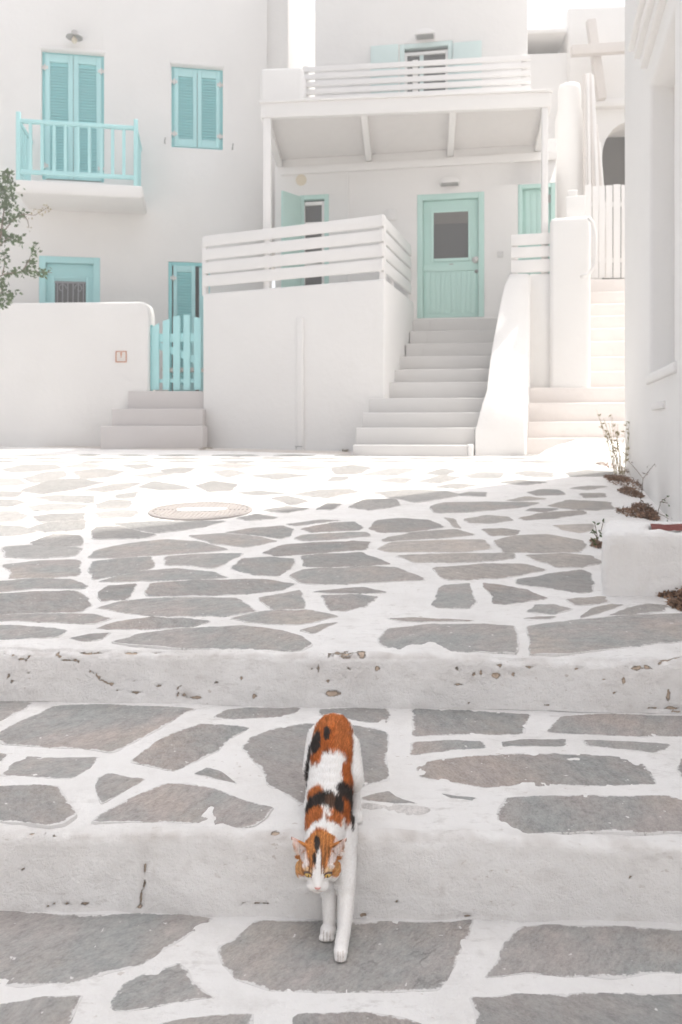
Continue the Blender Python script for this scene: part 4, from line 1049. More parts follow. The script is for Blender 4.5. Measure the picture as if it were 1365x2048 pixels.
for i in range(3):
    for j in range(2):
        uu = um+(i-1)*.032; zz_ = b[2]+.022+j*.018; q.fbox(LW, uu-.011, uu+.011, .0122, .015, zz_, zz_+.008)
q.build('lettering', M['timber'], sg)
sp_ = thing('gate_steps', (-2.3, 10.6, gplane(10.4)), 'three pinkish grey steps leading up to the turquoise gate', 'steps')
for i, (py, xl, Y, zlow) in enumerate(((782, 256, 11.47, 818), (817.5, 223, 11.20, 852), (852, 201, 10.93, 900))):
    p = P(330, py, Y); fr = Frame(p.x, p.y, p.x+.9995, p.y-.03); u0 = fr.hit(xl, py)[0]; u1 = fr.hit(406, py)[0]+(.12 if i == 0 else 0)
    q = MB(); q.fbox(fr, u0, u1, -.34 if i else -.8, 0, gplane(10)-.15, p.z); q.build('step', M['step_pink'], sp_, bevel=.012)
gg = thing('picket_gate', P(352, 782, 11.58), 'turquoise wooden picket gate with slanting top at the head of three steps', 'gate')
GF = pf(303, 11.62, 404, 11.54)
for x0, x1, y0, y1 in ((304,319,655,646),(326.5,340,642,638),(347,361,634,631),(368,381,629,630),(389,403,634,636)):
    a0, za = GF.hit(x0, y0); a1, zb_ = GF.hit(x1, y1); z0_ = GF.hit(x0, 779.5)[1]
    q = MB(); q.extr([GF.pt(a0, 0, z0_), GF.pt(a1, 0, z0_), GF.pt(a1, 0, zb_), GF.pt(a0, 0, za)], (GF.N.x*.022, GF.N.y*.022, 0)); q.build('picket', M['blue'], gg, bevel=.003)
for y0, y1 in ((667, 684), (758, 765)):
    b = GF.rect(304, y0, 404, y1, -.02); q = MB(); q.fbox(GF, b[0], b[1], -.035, -.002, b[2], b[3]); q.build('cross_rail', M['blue'], gg)
a0, za = GF.hit(316, 690, -.02); a1, zb_ = GF.hit(402, 724, -.02)
q = MB(); q.bar(GF.pt(a0, -.02, za), GF.pt(a1, -.02, zb_), .03, .10); q.build('brace', M['blue'], gg)
q = MB(); b = GF.rect(300, 650, 305, 781, -.02); q.fbox(GF, b[0], b[1], -.05, .0, b[2], b[3]); q.build('hinge_post', M['blue_dk'], gg)
q = MB(); b = GF.rect(322, 735, 398, 742, -.5); q.fbox(GF, b[0], b[1], -.75, -.5, b[2], b[3]); cst = q.build('bench', M['timber'], None); tag(cst, 'low whitewashed ledge in the courtyard seen through the turquoise gate', 'bench')

# ---- manhole cover
mx, my = on_plaza(402, 1023); mz = gplane(my)+low(mx, my); mr = .335
mc = thing('manhole_cover', (mx, my, mz), 'round pinkish iron manhole cover set in the sunlit paving', 'manhole cover')
def tilt(pv): return Vector((pv[0]+mx, pv[1]+my, mz+GM*pv[1]+pv[2]))
q = MB(); n_ = 40; ring = [(math.cos(2*math.pi*i/n_), math.sin(2*math.pi*i/n_)) for i in range(n_)]
q.add([tilt((x*mr*f, y*mr*f, z)) for f, z in ((1.0, -.02), (1.0, .008), (.985, .011), (.93, .011), (.92, .006)) for x, y in ring], [(i*n_+j, i*n_+(j+1)%n_, (i+1)*n_+(j+1)%n_, (i+1)*n_+j) for i in range(4) for j in range(n_)]+[tuple(4*n_+j for j in range(n_))])
q.build('cover', M['cover'], mc)
q = MB()
for i in range(-11, 12):
    x = i*.027; h_ = math.sqrt(max(0, (.90*mr)**2-x*x))
    for y0, y1 in ((-h_, -.02), (.02, h_)):
        if y1-y0 < .03 : continue
        c = .045 if abs(x) < .16 else 0
        ya, yb_ = (y0, min(y1, -c)) if y0 < 0 else (max(y0, c), y1)
        if yb_-ya > .02:
            sk_ = .25; q.hexa([tilt((x-.008+ya*sk_*0, ya, .005)), tilt((x+.008, ya, .005)), tilt((x+.008, yb_, .005)), tilt((x-.008, yb_, .005)), tilt((x-.006, ya, .011)), tilt((x+.006, ya, .011)), tilt((x+.006, yb_, .011)), tilt((x-.006, yb_, .011))])
rb_ = q.build('ribs', M['cover'], mc); rb_['kind'] = 'stuff'
q = MB(); pp = [(-.15,-.03),(-.10,-.055),(.04,-.05),(.14,-.03),(.17,.02),(.15,.05),(.02,.055),(-.09,.05),(-.16,.02)]
q.add([tilt((x, y*1.3, .0135)) for x, y in pp]+[tilt((x, y*1.3, .004)) for x, y in pp], [tuple(range(9))]+[(i,(i+1)%9,9+(i+1)%9,9+i) for i in range(9)]); q.build('paint_patch', M['paint_patch'], mc)

# ---- planter, rock, litter
pa = P(1205, 1190, 3.19); pz = ZC-.405
plt = thing('masonry_planter', (1.4, 3.4, gplane(3.3)), 'low whitewashed masonry planter block with red soil at the right edge', 'planter')
x0, x1, y0, y1, zb_ = 1.035, 2.3, 3.17, 3.58, gplane(3.1)-.05
h0 = (1.235, 1.75, 3.225, 3.47)
q = MB(); gx = [x0, h0[0], h0[1], x1]; gy = [y0, h0[2], h0[3], y1]
bm = bmesh.new(); C_ = {}
def vv(x, y, z):
    k_ = (round(x,4), round(y,4), round(z,4))
    if k_ not in C_: C_[k_] = bm.verts.new(Vector((x+(y-3.17)*.36, y, z))-Vector(plt.location))
    return C_[k_]
for i in range(3):
    for j in range(3):
        a, b, c, d = gx[i], gx[i+1], gy[j], gy[j+1]
        if not (i == 1 and j == 1): bm.faces.new([vv(a,c,pz), vv(b,c,pz), vv(b,d,pz), vv(a,d,pz)])
a, b, c, d = h0; zz_ = pz-.07
for p_, q_ in (((a,c),(b,c)), ((b,c),(b,d)), ((b,d),(a,d)), ((a,d),(a,c))): bm.faces.new([vv(*p_,pz), vv(*p_,zz_), vv(*q_,zz_), vv(*q_,pz)])
for i in range(3):
    bm.faces.new([vv(gx[i],y0,zb_), vv(gx[i+1],y0,zb_), vv(gx[i+1],y0,pz), vv(gx[i],y0,pz)]); bm.faces.new([vv(gx[i+1],y1,zb_), vv(gx[i],y1,zb_), vv(gx[i],y1,pz), vv(gx[i+1],y1,pz)])
for j in range(3):
    bm.faces.new([vv(x0,gy[j+1],zb_), vv(x0,gy[j],zb_), vv(x0,gy[j],pz), vv(x0,gy[j+1],pz)]); bm.faces.new([vv(x1,gy[j],zb_), vv(x1,gy[j+1],zb_), vv(x1,gy[j+1],pz), vv(x1,gy[j],pz)])
bmesh.ops.recalc_face_normals(bm, faces=bm.faces); me = bpy.data.meshes.new('box'); bm.to_mesh(me); bm.free(); me.materials.append(M['planter'])
o = bpy.data.objects.new('masonry_box', me); COL.objects.link(o); o.parent = plt
bv = o.modifiers.new('bevel', 'BEVEL'); bv.width = .03; bv.segments = 4; bv.limit_method = 'ANGLE'; bv.angle_limit = R(35)
sb = o.modifiers.new('sub', 'SUBSURF'); sb.subdivision_type = 'SIMPLE'; sb.levels = 4; sb.render_levels = 4
tx = bpy.data.textures.new('plaster_lumps', 'CLOUDS'); tx.noise_scale = .12
dm = o.modifiers.new('lumps', 'DISPLACE'); dm.texture = tx; dm.strength = .035; dm.mid_level = .5; me.shade_smooth()
q = MB(); vs = []; nx, ny_ = 26, 12
for i in range(nx+1):
    for j in range(ny_+1):
        x = a+(b-a)*i/nx; y = c+(d-c)*j/ny_; vs.append((x+(y-3.17)*.36, y, pz-.004+.006*n3(x*14, y*14, 1)+.004*n3(x*50, y*50, 2)))
q.add(vs, [(i*(ny_+1)+j, (i+1)*(ny_+1)+j, (i+1)*(ny_+1)+j+1, i*(ny_+1)+j+1) for i in range(nx) for j in range(ny_)]); q.build('soil', M['soil'], plt, fix=False)

def lump(c, rx, ry, rz, name, m, label, cat, seed, kz=.3, res=40, amp=.35, freq=5):
    vs, fs = [], []
    for i in range(res+1):
        for j in range(res+1):
            u, v = i/res*2-1, j/res*2-1; r = math.sqrt(u*u+v*v)
            h = max(0, 1-r*r)**.7
            x, y = c[0]+u*rx, c[1]+v*ry
            nz = n3(x*freq, y*freq, seed)*amp+n3(x*freq*3, y*freq*3, seed)*amp*.5+n3(x*freq*8, y*freq*8, seed)*amp*.2
            vs.append((x, y, gplane(y)-.02+rz*h*(1+nz)))
    for i in range(res):
        for j in range(res): a = i*(res+1)+j; fs.append((a, a+res+1, a+res+2, a+1))
    q = MB(); q.add(vs, fs); o = q.build(name, m, None, smooth=True, fix=False); return tag(o, label, cat)
rx_, ry_ = on_plaza(1190, 925)
lump((rx_+.12, ry_+.35), .66, .62, .24, 'rock', M['rough_white'], 'rough whitewashed rock hump at the foot of the worn stairs', 'rock', 4, amp=.16, freq=3.2)

def ribbon(line, wid, name):
    q = MB(); vs = []
    n_ = 60
    for i in range(n_+1):
        t = i/n_*(len(line)-1); j = min(int(t), len(line)-2); f_ = t-j
        px, py = line[j][0]+(line[j+1][0]-line[j][0])*f_, line[j][1]+(line[j+1][1]-line[j][1])*f_
        x, y = on_plaza(px, py); wv = wid*(1+.8*n3(x*2.2, 1, 4)+.4*n3(x*9, 1, 4)); 
        for (yy, dz) in ((y+.35, .012), (y, .011), (y-wv*.6, .008), (y-wv, -.004)): vs.append((x, yy, gplane(yy)+low(x, yy)+dz+.004*n3(x*12, yy*12, 2)))
    q.add(vs, [(i*4+j, i*4+4+j, i*4+5+j, i*4+1+j) for i in range(n_) for j in range(3)]); o = q.build(name, M['gutter'], None, smooth=True, fix=True); o['kind'] = 'structure'
ribbon([(-30,890),(60,892),(200,896),(330,899),(402,900)], .16, 'gutter')
ribbon([(404,900),(520,903),(620,906),(702,909)], .09, 'gutter')

# ------------------------------------------------------------------ plants and dry litter
def leaf_mesh(q, c, d, up, L, W):
    d = Vector(d).normalized(); s = d.cross(Vector(up));
    if s.length < 1e-3: s = d.cross(Vector((1,0,0)))
    s.normalize(); n = s.cross(d)
    c = Vector(c); q.add([c, c+d*L*.45+s*W/2+n*L*.06, c+d*L, c+d*L*.45-s*W/2+n*L*.06, c+d*L*.5-n*L*.04], [(0,1,4),(1,2,4),(2,3,4),(3,0,4)])
rv = lambda s=1.0: Vector((random.uniform(-s,s), random.uniform(-s,s), random.uniform(-s,s)))
# climbing shrub reaching in from the left
YB = 10.15
sh = thing('climbing_shrub', P(-60, 885, YB), 'dark green leafy branches reaching in from the left over the courtyard wall', 'shrub')
br = [[(-70,880),(-45,700),(-20,560),(2,470),(8,420),(12,380),(20,350)], [(2,470),(25,440),(45,428),(70,430),(98,413)], [(-20,560),(10,548),(45,542),(75,543),(104,545)], [(-30,600),(-5,590),(12,580),(24,592)], [(-8,500),(15,475),(32,478),(44,486)], [(45,542),(58,520),(66,500),(68,488)], [(5,548),(10,525),(8,510)], [(-45,700),(-20,640),(-4,612)], [(-20,560),(-40,480),(-30,400),(-12,360),(4,350)], [(45,428),(55,440),(58,455)]]
q = MB()
for i, b in enumerate(br):
    q.tube([P(x, y, YB+.04*math.sin(j*1.7+i)) for j, (x, y) in enumerate(b)], [max(.004, (.022 if i == 0 else .009)*(1-j/len(b))) for j in range(len(b))], 5)
q.build('branches', M['twig'], sh)
q = MB(); qd = MB()
cl = [(6,365,26,26),(14,392,24,20),(10,412,22,14),(20,438,26,10),(40,428,16,10),(4,470,20,14),(22,476,18,8),(38,482,12,6),(67,496,6,12),(62,522,12,8),(32,545,24,9),(60,543,24,10),(88,545,20,7),(8,515,8,16),(12,592,22,16),(2,570,14,14),(2,605,16,10),(-30,420,30,60),(-30,520,30,50),(12,350,10,8)]
for x, y, rx, ry in cl:
    for _ in range(int(8+rx*ry/6)):
        c = P(x+random.gauss(0, rx*.5), y+random.gauss(0, ry*.5), YB+random.uniform(-.14, .14))
        leaf_mesh(q, c, rv(), rv(), random.uniform(.045,.075), random.uniform(.032,.052))
for x, y in [(72,425),(80,420),(90,415),(97,414),(86,425),(62,432),(94,410),(56,455)]:
    for _ in range(4): leaf_mesh(qd, P(x+random.gauss(0,4), y+random.gauss(0,3), YB+random.uniform(-.08,.08)), rv(), rv(), .035, .022)
fo = q.build('foliage', M['leaf'], sh, fix=False); fo['kind'] = 'stuff'
fo = qd.build('dry_foliage', M['straw'], sh, fix=False); fo['kind'] = 'stuff'
def gp(px, py): x, y = on_plaza(px, py); return Vector((x, y, gplane(y)))
def weed(px, py, h, n, label, m_stem, m_leaf, leaves=6, spread=.35, lean=(0,0,0), ls=.03, cat='weed'):
    b = gp(px, py); t = thing('weed', b, label, cat)
    q = MB(); ql = MB()
    for i in range(n):
        a = random.uniform(0, 6.28); hh = h*random.uniform(.55, 1); p0 = b+Vector((random.uniform(-.05,.05), random.uniform(-.05,.05), -.01))
        tip = p0+Vector((math.cos(a)*spread*hh+lean[0]*hh, math.sin(a)*spread*hh+lean[1]*hh, hh)); mid = p0.lerp(tip, .5)+rv(.03)*h+Vector((0,0,.06*h))
        q.tube([p0, mid, tip], [.0024, .0019, .0010], 4)
        for j in range(leaves):
            k_ = random.uniform(.25, 1); c = p0.lerp(mid, k_*2) if k_ < .5 else mid.lerp(tip, k_*2-1)
            leaf_mesh(ql, c, rv()+Vector((0,0,.3)), rv(), ls*random.uniform(.6,1.3), ls*.5)
    q.build('stems', m_stem, t)
    if leaves: o = ql.build('leaves', m_leaf, t, fix=False); o['kind'] = 'stuff'
    return t
weed(1241, 948, .60, 22, 'tall dry grass tuft at the far foot of the right building', M['straw'], M['straw'], 5, .22, (-.1,-.1,0), .035)
def sprig(pl, leaves, label, Y, mleaf, ls=.03):
    b = P(*pl[0][0], Y); t = thing('weed', b, label, 'weed')
    q = MB()
    for line in pl: q.tube([P(x, y, Y+.02*math.sin(i*2)) for i, (x, y) in enumerate(line)], [.0024-.0012*i/len(line) for i in range(len(line))], 5)
    q.build('stems', M['twig'], t)
    q = MB()
    for x, y in leaves:
        for _ in range(2): leaf_mesh(q, P(x+random.gauss(0,2), y+random.gauss(0,2), Y+random.uniform(-.02,.02)), rv(), rv(), ls*random.uniform(.45,.9), ls*.4)
    o = q.build('leaves', mleaf, t, fix=False); o['kind'] = 'stuff'
sprig([[(1281,1010),(1284,985),(1287,957),(1270,935),(1258,922)], [(1287,957),(1297,944),(1308,930)], [(1292,948),(1285,945)]], [(1265,925),(1285,945),(1298,932),(1309,930),(1296,945)], 'thin bare sprig standing against the right building above the litter', 5.15, M['twig'], .02)
sprig([[(1314,1042),(1318,1020),(1323,1003),(1334,995)], [(1320,1028),(1330,1032),(1338,1038)], [(1323,1003),(1336,1006)]], [(1325,1000),(1335,995),(1337,1004),(1332,1032),(1338,1036),(1324,1004)], 'small green sprig growing behind the planter by the wall', 4.55, M['leaf'], .026)
sprig([[(1196,1094),(1195,1070),(1190,1045)], [(1196,1080),(1202,1065),(1208,1042)], [(1195,1075),(1186,1062)], [(1196,1088),(1186,1085)]], [(1192,1050),(1190,1066),(1198,1062),(1200,1066),(1187,1062),(1195,1075),(1208,1043),(1189,1084),(1186,1088)], 'small green weed at the left corner of the planter', 3.85, M['leaf'], .030)
def litter(spots, n, label, mats=('leaf_dry','twig'), s=.02):
    cx_, cy_ = np.mean([gp(x, y)[0] for x, y, *_ in spots]), np.mean([gp(x, y)[1] for x, y, *_ in spots])
    t = thing('leaf_litter', (cx_, cy_, gplane(cy_)), label, 'dry leaves'); t['kind'] = 'stuff'
    for mi, mn in enumerate(mats):
        q = MB()
        for x, y, rx, ry, hh in spots:
            g = gp(x, y); sx, sy = rx*g.y/F, ry*g.y*g.y/1377.6
            for _ in range(int(n*1.5)):
                a, r = random.uniform(0, 6.28), math.sqrt(random.random()); c = g+Vector((math.cos(a)*r*sx, math.sin(a)*r*sy, 0)); c.z = gplane(c.y)+.55*hh*(1-r*r)*random.uniform(.1,1)+.006
                d = rv(); d.z *= .5; leaf_mesh(q, c, d, rv()+Vector((0,0,.6)), s*random.uniform(.5,1.3), s*random.uniform(.25,.6))
        o = q.build(('dry_leaves','twigs')[mi], M[mn], t, fix=False); o['kind'] = 'stuff'
litter([(1247,945,8,22,.10),(1243,905,5,18,.12)], 160, 'brown dry leaves under the tall grass tuft by the far wall corner')
litter([(1254,970,24,12,.13),(1235,958,22,6,.03),(1262,988,16,8,.08)], 260, 'heap of dry brown leaves against the foot of the right building')
litter([(1289,1022,12,10,.09),(1270,1028,30,10,.02),(1300,1036,12,6,.04)], 160, 'dry leaf scraps gathered between the planter and the right building', s=.024)
litter([(1196,1094,10,4,.02),(1192,1088,6,5,.03)], 50, 'few reddish dry leaves at the left foot of the planter', s=.02)
litter([(1352,1182,26,16,.085),(1372,1176,34,22,.12),(1330,1188,26,8,.03),(1366,1214,20,10,.03)], 420, 'dark clump of dry brown leaves in front of the planter', s=.022)
litter([(1000,905,14,3,.03)], 40, 'few rusty dry leaves at the foot of the worn stairs', s=.03)
litter([(690,902,10,2.5,.03),(412,899,14,2.5,.03)], 30, 'pale dry scraps along the foot of the terrace wall', s=.03, mats=('straw','twig'))

# ------------------------------------------------------------------ the cat
CAT = thing('cat', (-.01, 1.68, Z0), 'calico cat with orange and black patches walking down the whitewashed step', 'cat')
bm = bmesh.new()
def V3(x, y, z): return Vector((x, y, ZC+z))         # z measured from eye height
def ball(c, r, sc=(1,1,1), rot=None, seg=20):
    ret = bmesh.ops.create_uvsphere(bm, u_segments=seg, v_segments=seg//2, radius=1.0)
    for v in ret['verts']:
        p = Vector((v.co.x*r*sc[0], v.co.y*r*sc[1], v.co.z*r*sc[2]))
        if rot is not None: p = rot @ p
        v.co = p+c
def limb(a, b, ra, rb, seg=16):
    d = b-a; L = d.length; k_ = max(3, int(L/(.35*min(ra, rb)))); k_ = min(k_, 26)
    for i in range(k_+1): ball(a.lerp(b, i/k_), ra+(rb-ra)*i/k_, seg=12)
def chain(ps, rs):
    for i in range(len(ps)-1): limb(ps[i], ps[i+1], rs[i], rs[i+1])
# trunk: rump, loin, ribs, withers, neck
sp = [V3(-.017,1.865,-.712), V3(-.019,1.82,-.732), V3(-.022,1.765,-.762), V3(-.026,1.71,-.797), V3(-.028,1.675,-.816), V3(-.034,1.645,-.834), V3(-.0415,1.618,-.855)]
sr_ = [.047, .052, .0485, .050, .047, .040, .037]
chain(sp, sr_)
chain([V3(-.020,1.83,-.755), V3(-.023,1.765,-.800), V3(-.026,1.70,-.835), V3(-.026,1.66,-.855)], [.042,.044,.047,.040])   # belly and chest
chain([V3(-.017,1.90,-.722), V3(-.010,1.945,-.76), V3(-.005,1.96,-.80), V3(-.002,1.975,-.825), V3(.002,2.02,-.832)], [.020,.016,.014,.013,.010])    # tail behind
# fore legs: the stretched one, the one behind it
chain([V3(.000,1.675,-.835), V3(.007,1.640,-.888), V3(.0105,1.603,-.932), V3(.0065,1.555,-.970)], [.034,.0255,.0178,.0130])
chain([V3(.0065,1.555,-.970), V3(.001,1.530,-.985)], [.0130,.0140])
ball(V3(-.0005,1.519,-.990), .0138, (1.0,1.35,.85))
for dx in (-.0068,-.0024,.0024,.0068): ball(V3(-.0008+dx,1.505+abs(dx)*.55,-.9962), .0056, (.9,1.35,.9))
chain([V3(-.040,1.68,-.845), V3(-.030,1.655,-.895), V3(-.0225,1.620,-.942), V3(-.0225,1.592,-.975)], [.032,.023,.0165,.0138])
ball(V3(-.0255,1.580,-.989), .0152, (1.05,1.2,.85))
for dx in (-.010,-.0035,.003,.0090): ball(V3(-.0275+dx,1.566+abs(dx)*.25,-.9955), .0064, (.95,1.2,.95))
# hind legs
for sx, dy, dx in ((1, 0, 0), (-1, .055, -.004)):
    c = lambda x, y, z: V3(-.0165+sx*x+(dx if sx < 0 else 0), y+dy, z)
    chain([c(.026,1.845,-.735), c(.036,1.810,-.757), c(.046,1.775,-.775)], [.034,.028,.0195])
    chain([c(.046,1.775,-.775), c(.0475,1.792,-.800), c(.0475,1.795,-.815)], [.0185,.0125,.0105])
    chain([c(.0475,1.795,-.815), c(.0485,1.763,-.838)], [.0105,.0110])
    ball(c(.0485,1.744,-.843), .0135, (1,1.4,.8))
    for ex in (-.008,-.0025,.003,.0085): ball(c(.0485+ex,1.729,-.847), .0056, (.95,1.2,.95))
# head, built level then pitched down
from mathutils import Matrix
PH = R(17); HC = V3(-.0452,1.601,-.8685)
RH = Matrix.Rotation(PH, 3, 'X') @ Matrix.Rotation(R(1.5), 3, 'Y')
def hp_(x, f, u): return HC+RH @ Vector((x, -f, u))
def hb(x, f, u, r, sc=(1,1,1)): ball(hp_(x, f, u), r, sc, RH)
hb(0, -.006, .006, .0375, (1.02,1.05,.98)); hb(0, .006, .004, .034, (1.08,1,.92))
for s in (-1, 1):
    hb(s*.0255, .008, -.009, .0195, (1,.95,.95)); hb(s*.0085, .0345, -.0165, .0122, (1.05,1.0,.9)); hb(s*.020, .020, .010, .0135)
    hb(s*.033, -.002, -.012, .013)
for i in range(7): t = i/6; hb(0, .022+.0215*t, .011-.019*t, .0142-.0055*t, (.95,1,1))
hb(0, .031, -.027, .0100, (1.1,1,.9)); hb(0, .0425, -.0095, .0062, (1.15,1,.8))
# ears: hollow cones
for s in (-1, 1):
    b0, b1, tip = Vector((s*.0110, -.002, .0345)), Vector((s*.0425, -.004, .0100)), Vector((s*.0550, -.006, .0585))
    bk_ = Vector((s*.027, -.020, .027)); fr_ = None
    k1 = 13
    for i in range(k1):
        t = i/(k1-1)
        for j in range(9):
            a = j/8; base = (b0*(1-a)**2+bk_*2*a*(1-a)+b1*a*a)
            p = base.lerp(tip, t); rr = .0034*(1-t)+.0024*t
            if t > .93 and j % 2: continue
            ball(hp_(p.x, -p.y if False else p.y*1.0, p.z), rr, seg=8)
me = bpy.data.meshes.new('body_src'); bm.to_mesh(me); bm.free()
tmp = bpy.data.objects.new('body_src', me); COL.objects.link(tmp)
rm = tmp.modifiers.new('r', 'REMESH'); rm.mode = 'VOXEL'; rm.voxel_size = .0022; rm.adaptivity = 0
sm = tmp.modifiers.new('s', 'SMOOTH'); sm.factor = .5; sm.iterations = 4
dg = bpy.context.evaluated_depsgraph_get(); dg.update()
me2 = bpy.data.meshes.new_from_object(tmp.evaluated_get(dg)); me2.name = 'body'
bpy.data.objects.remove(tmp, do_unlink=True); bpy.data.meshes.remove(me)
nv = len(me2.vertices); co = np.empty(nv*3); me2.vertices.foreach_get('co', co); co = co.reshape(-1, 3)
no = np.empty(nv*3); me2.vertices.foreach_get('normal', no); no = no.reshape(-1, 3)
# keep every foot on its ground
# coat pattern, laid out on the body itself
OR, BK, WH, PK = np.array([.37,.115,.034]), np.array([.030,.024,.021]), np.array([.80,.775,.75]), np.array([.62,.36,.32])
OL = np.array([.56,.30,.13])
col = np.tile(WH, (nv, 1)); tang = np.zeros((nv, 3))
SY = [(1425,1.865),(1460,1.85),(1500,1.82),(1540,1.785),(1580,1.75),(1620,1.70),(1650,1.665),(1690,1.635)]
from mathutils.bvhtree import BVHTree
bvh = BVHTree.FromPolygons([Vector(c) for c in co], [tuple(p.vertices) for p in me2.polygons])
def top(px, py): # the spot of the coat measured there in the photograph
    Y = float(np.interp(py, [a for a, _ in SY], [b for _, b in SY])); p = P(px, py, Y)
    h = bvh.ray_cast(Vector((0, 0, ZC)), (p-Vector((0, 0, ZC))).normalized())
    return np.array(h[0] if h[0] is not None else p)
spn = np.array([list(p) for p in sp])
axis = (spn[-3]-spn[0])/np.linalg.norm(spn[-3]-spn[0]); side = np.array([1.,0,0]); upv = np.cross(side, axis); upv = upv if upv[2] > 0 else -upv
J = np.array([[n3(*(c*55))*.45+n3(*(c*140))*.35+n3(*(c*320))*.25, n3(*(c*55+40))] for c in co])
streak = np.array([n3(c[0]*420, c[1]*38, c[2]*38) for c in co])
def patch(px, py, rx, ry, colr, ragged=.32, deep=.06):
    c = top(px, py); Yc = c[1]; d = co-c
    a = (d@side)/(rx*Yc/F); b = (d@axis)/(ry*Yc/F/.82); h = (d@upv)/.075
    r = np.sqrt(a*a+b*b+h*h)+J[:,0]*ragged+streak*.18
    k_ = np.clip((1.0-r)/.22+.5, 0, 1)[:,None]
    col[:] = col*(1-k_)+np.asarray(colr)*k_
body_only = co[:,1] > 1.63
OR2 = np.array([.34,.092,.022])
patch(664,1452,48,36,OR); patch(655,1490,38,40,OR2); patch(686,1490,20,44,OR); patch(640,1508,22,22,OR2)
patch(690,1530,12,26,OR2,.3); 
patch(632,1487,11,24,BK); patch(654,1468,7,16,BK); patch(620,1515,5,18,BK); patch(619,1552,6,30,BK,.3); patch(654,1510,4,18,np.array([.2,.06,.02]))
patch(672,1548,26,38,WH,.35); patch(660,1535,22,22,WH,.5)
patch(693,1557,11,24,OR2); patch(702,1572,6,16,OR2)
patch(631,1590,17,14,OR); patch(627,1632,20,21,OR); patch(668,1640,17,14,OR); patch(692,1612,17,32,OR2)
patch(645,1602,32,13,BK); patch(628,1608,18,12,BK); patch(667,1608,17,13,np.array([.085,.048,.032])); patch(678,1612,10,15,BK); patch(690,1588,18,15,BK); patch(702,1606,6,22,BK); patch(704,1640,5,18,BK)
patch(657,1632,5,5,WH,.6); patch(652,1657,46,7,WH,.3); patch(640,1678,22,14,OR,.25)
# legs, chest, belly stay white
low_ = co[:,2] < ZC-.865
hl_ = (np.array([list(HC)])-co); hd = np.linalg.norm(hl_, axis=1)
loc = (co-np.array(list(HC)))@np.array(RH)            # head-local coordinates
lx, lf, lu = loc[:,0], -loc[:,1], loc[:,2]
head = ((hd < .078) & (lf > -.027)) | ((hd < .105) & (lu > .03) & (np.abs(lx) > .02) & (lf > -.024))
legs = (co[:,2] < ZC-.84) & (co[:,1] < 1.70) & ~head; col[legs] = WH
sidew = (np.abs(co[:,0]+.018) > .047) & (co[:,1] > 1.74) & (co[:,0] > 0); col[sidew] = WH
beh = co[:,1] > 1.90; col[beh] = OR
def hpatch(x, f, u, rx, rf, ru, c, ragged=.25):
    r = np.sqrt(((lx-x)/rx)**2+((lf-f)/rf)**2+((lu-u)/ru)**2)+J[:,0]*ragged
    k_ = np.clip((1-r)/.25+.5, 0, 1)*head
    col[:] = col*(1-k_[:,None])+np.asarray(c)*k_[:,None]
col[head] = WH
OF = np.array([.45,.18,.058])
hpatch(0,-.018,.032,.034,.03,.026,OF)
for s in (-1, 1):
    hpatch(s*.020,.012,.030,.019,.034,.022,OF); hpatch(s*.034,.006,.006,.017,.032,.017,OF); hpatch(s*.022,.026,.018,.010,.014,.012,OF,.2)
    hpatch(s*.030,-.012,.042,.022,.030,.026,OF,.1)
for s in (-1, 1):
    hpatch(s*.020,.026,.0165,.011,.02,.0045,np.array([.62,.42,.25]),.3); hpatch(s*.034,.012,.004,.010,.02,.010,np.array([.52,.27,.11]),.4)
hpatch(-.040,.005,-.012,.010,.02,.014,OL)
hpatch(0,.024,.030,.004,.030,.020,WH,.2); hpatch(0,.034,.010,.0065,.03,.014,WH,.2)
hpatch(-.004,-.004,.038,.0062,.020,.014,BK,.7); hpatch(-.0085,.018,.028,.0045,.016,.012,BK,1.0)
tabby = np.array([.20,.085,.035])
for x in (-.017,-.0115,.0065,.0105): hpatch(x,.026,.022,.0016,.02,.014,tabby,.25)
for x in (.006,.013,.020): hpatch(x,.010,.034,.0016,.02,.012,tabby,.25)
# shade between the toes, painted as darker lines into the coat
for xs_, ymax in (([-.0054,-.0008,.0038], 1.522), ([-.0342,-.0277,-.0215], 1.583)):
    for xg in xs_:
        tk = (np.abs(co[:,0]-xg) < .0011) & (co[:,1] < ymax) & (co[:,2] < ZC-.982) & (no[:,2] > -.5); col[tk] = np.array([.66,.60,.56])
# lids and inner ears, nose leather
for s in (-1, 1):
    hpatch(s*.0195,.031,.0090,.0095,.012,.0055,np.array([.16,.075,.04]),.1); hpatch(s*.0135,.036,.0045,.0025,.006,.0025,np.array([.45,.24,.2]),.1)
    e0 = np.array([s*.032,-.001,.036]); de = loc*np.array([1,-1,1])-e0
    nl = no@np.array(RH)
    inner = (head & (lu > .016) & (np.abs(lx) > .017) & (lx*s > 0) & (-nl[:,1] > .15) & (lu-.016 > (.0285-np.abs(lx))*.55))
    tt = np.clip((lu-.02)/.042, 0, 1); axx = .0280+.026*tt; wdt = .0165*(1-tt)+.0015       # across the ear, base to tip
    k_ = np.clip((1-np.abs(np.abs(lx)-axx)/wdt)*2.2, 0, 1)*inner
    incol = np.array([.64,.45,.40])*(tt[:,None])+np.array([.74,.64,.60])*(1-tt[:,None])
    col[:] = col*(1-k_[:,None])+incol*k_[:,None]
    rim = head & (lx*s > 0) & (lu > .052) & ~(k_ > .5); col[rim] = (BK*.7+OF*.3) if s > 0 else np.array([.55,.33,.27])
hpatch(0,.049,-.0095,.0062,.0042,.0045,np.array([.60,.29,.26]),.0)
mo = head & (np.abs(lx) < .010) & (np.abs(lu+.0235-np.abs(lx)*.1) < .0013) & (lf > .03); col[mo] = np.array([.36,.25,.22])
for p_ in ((-.0035,.0455,-.0035),):
    hpatch(*p_,.0012,.004,.0014,BK,.0)
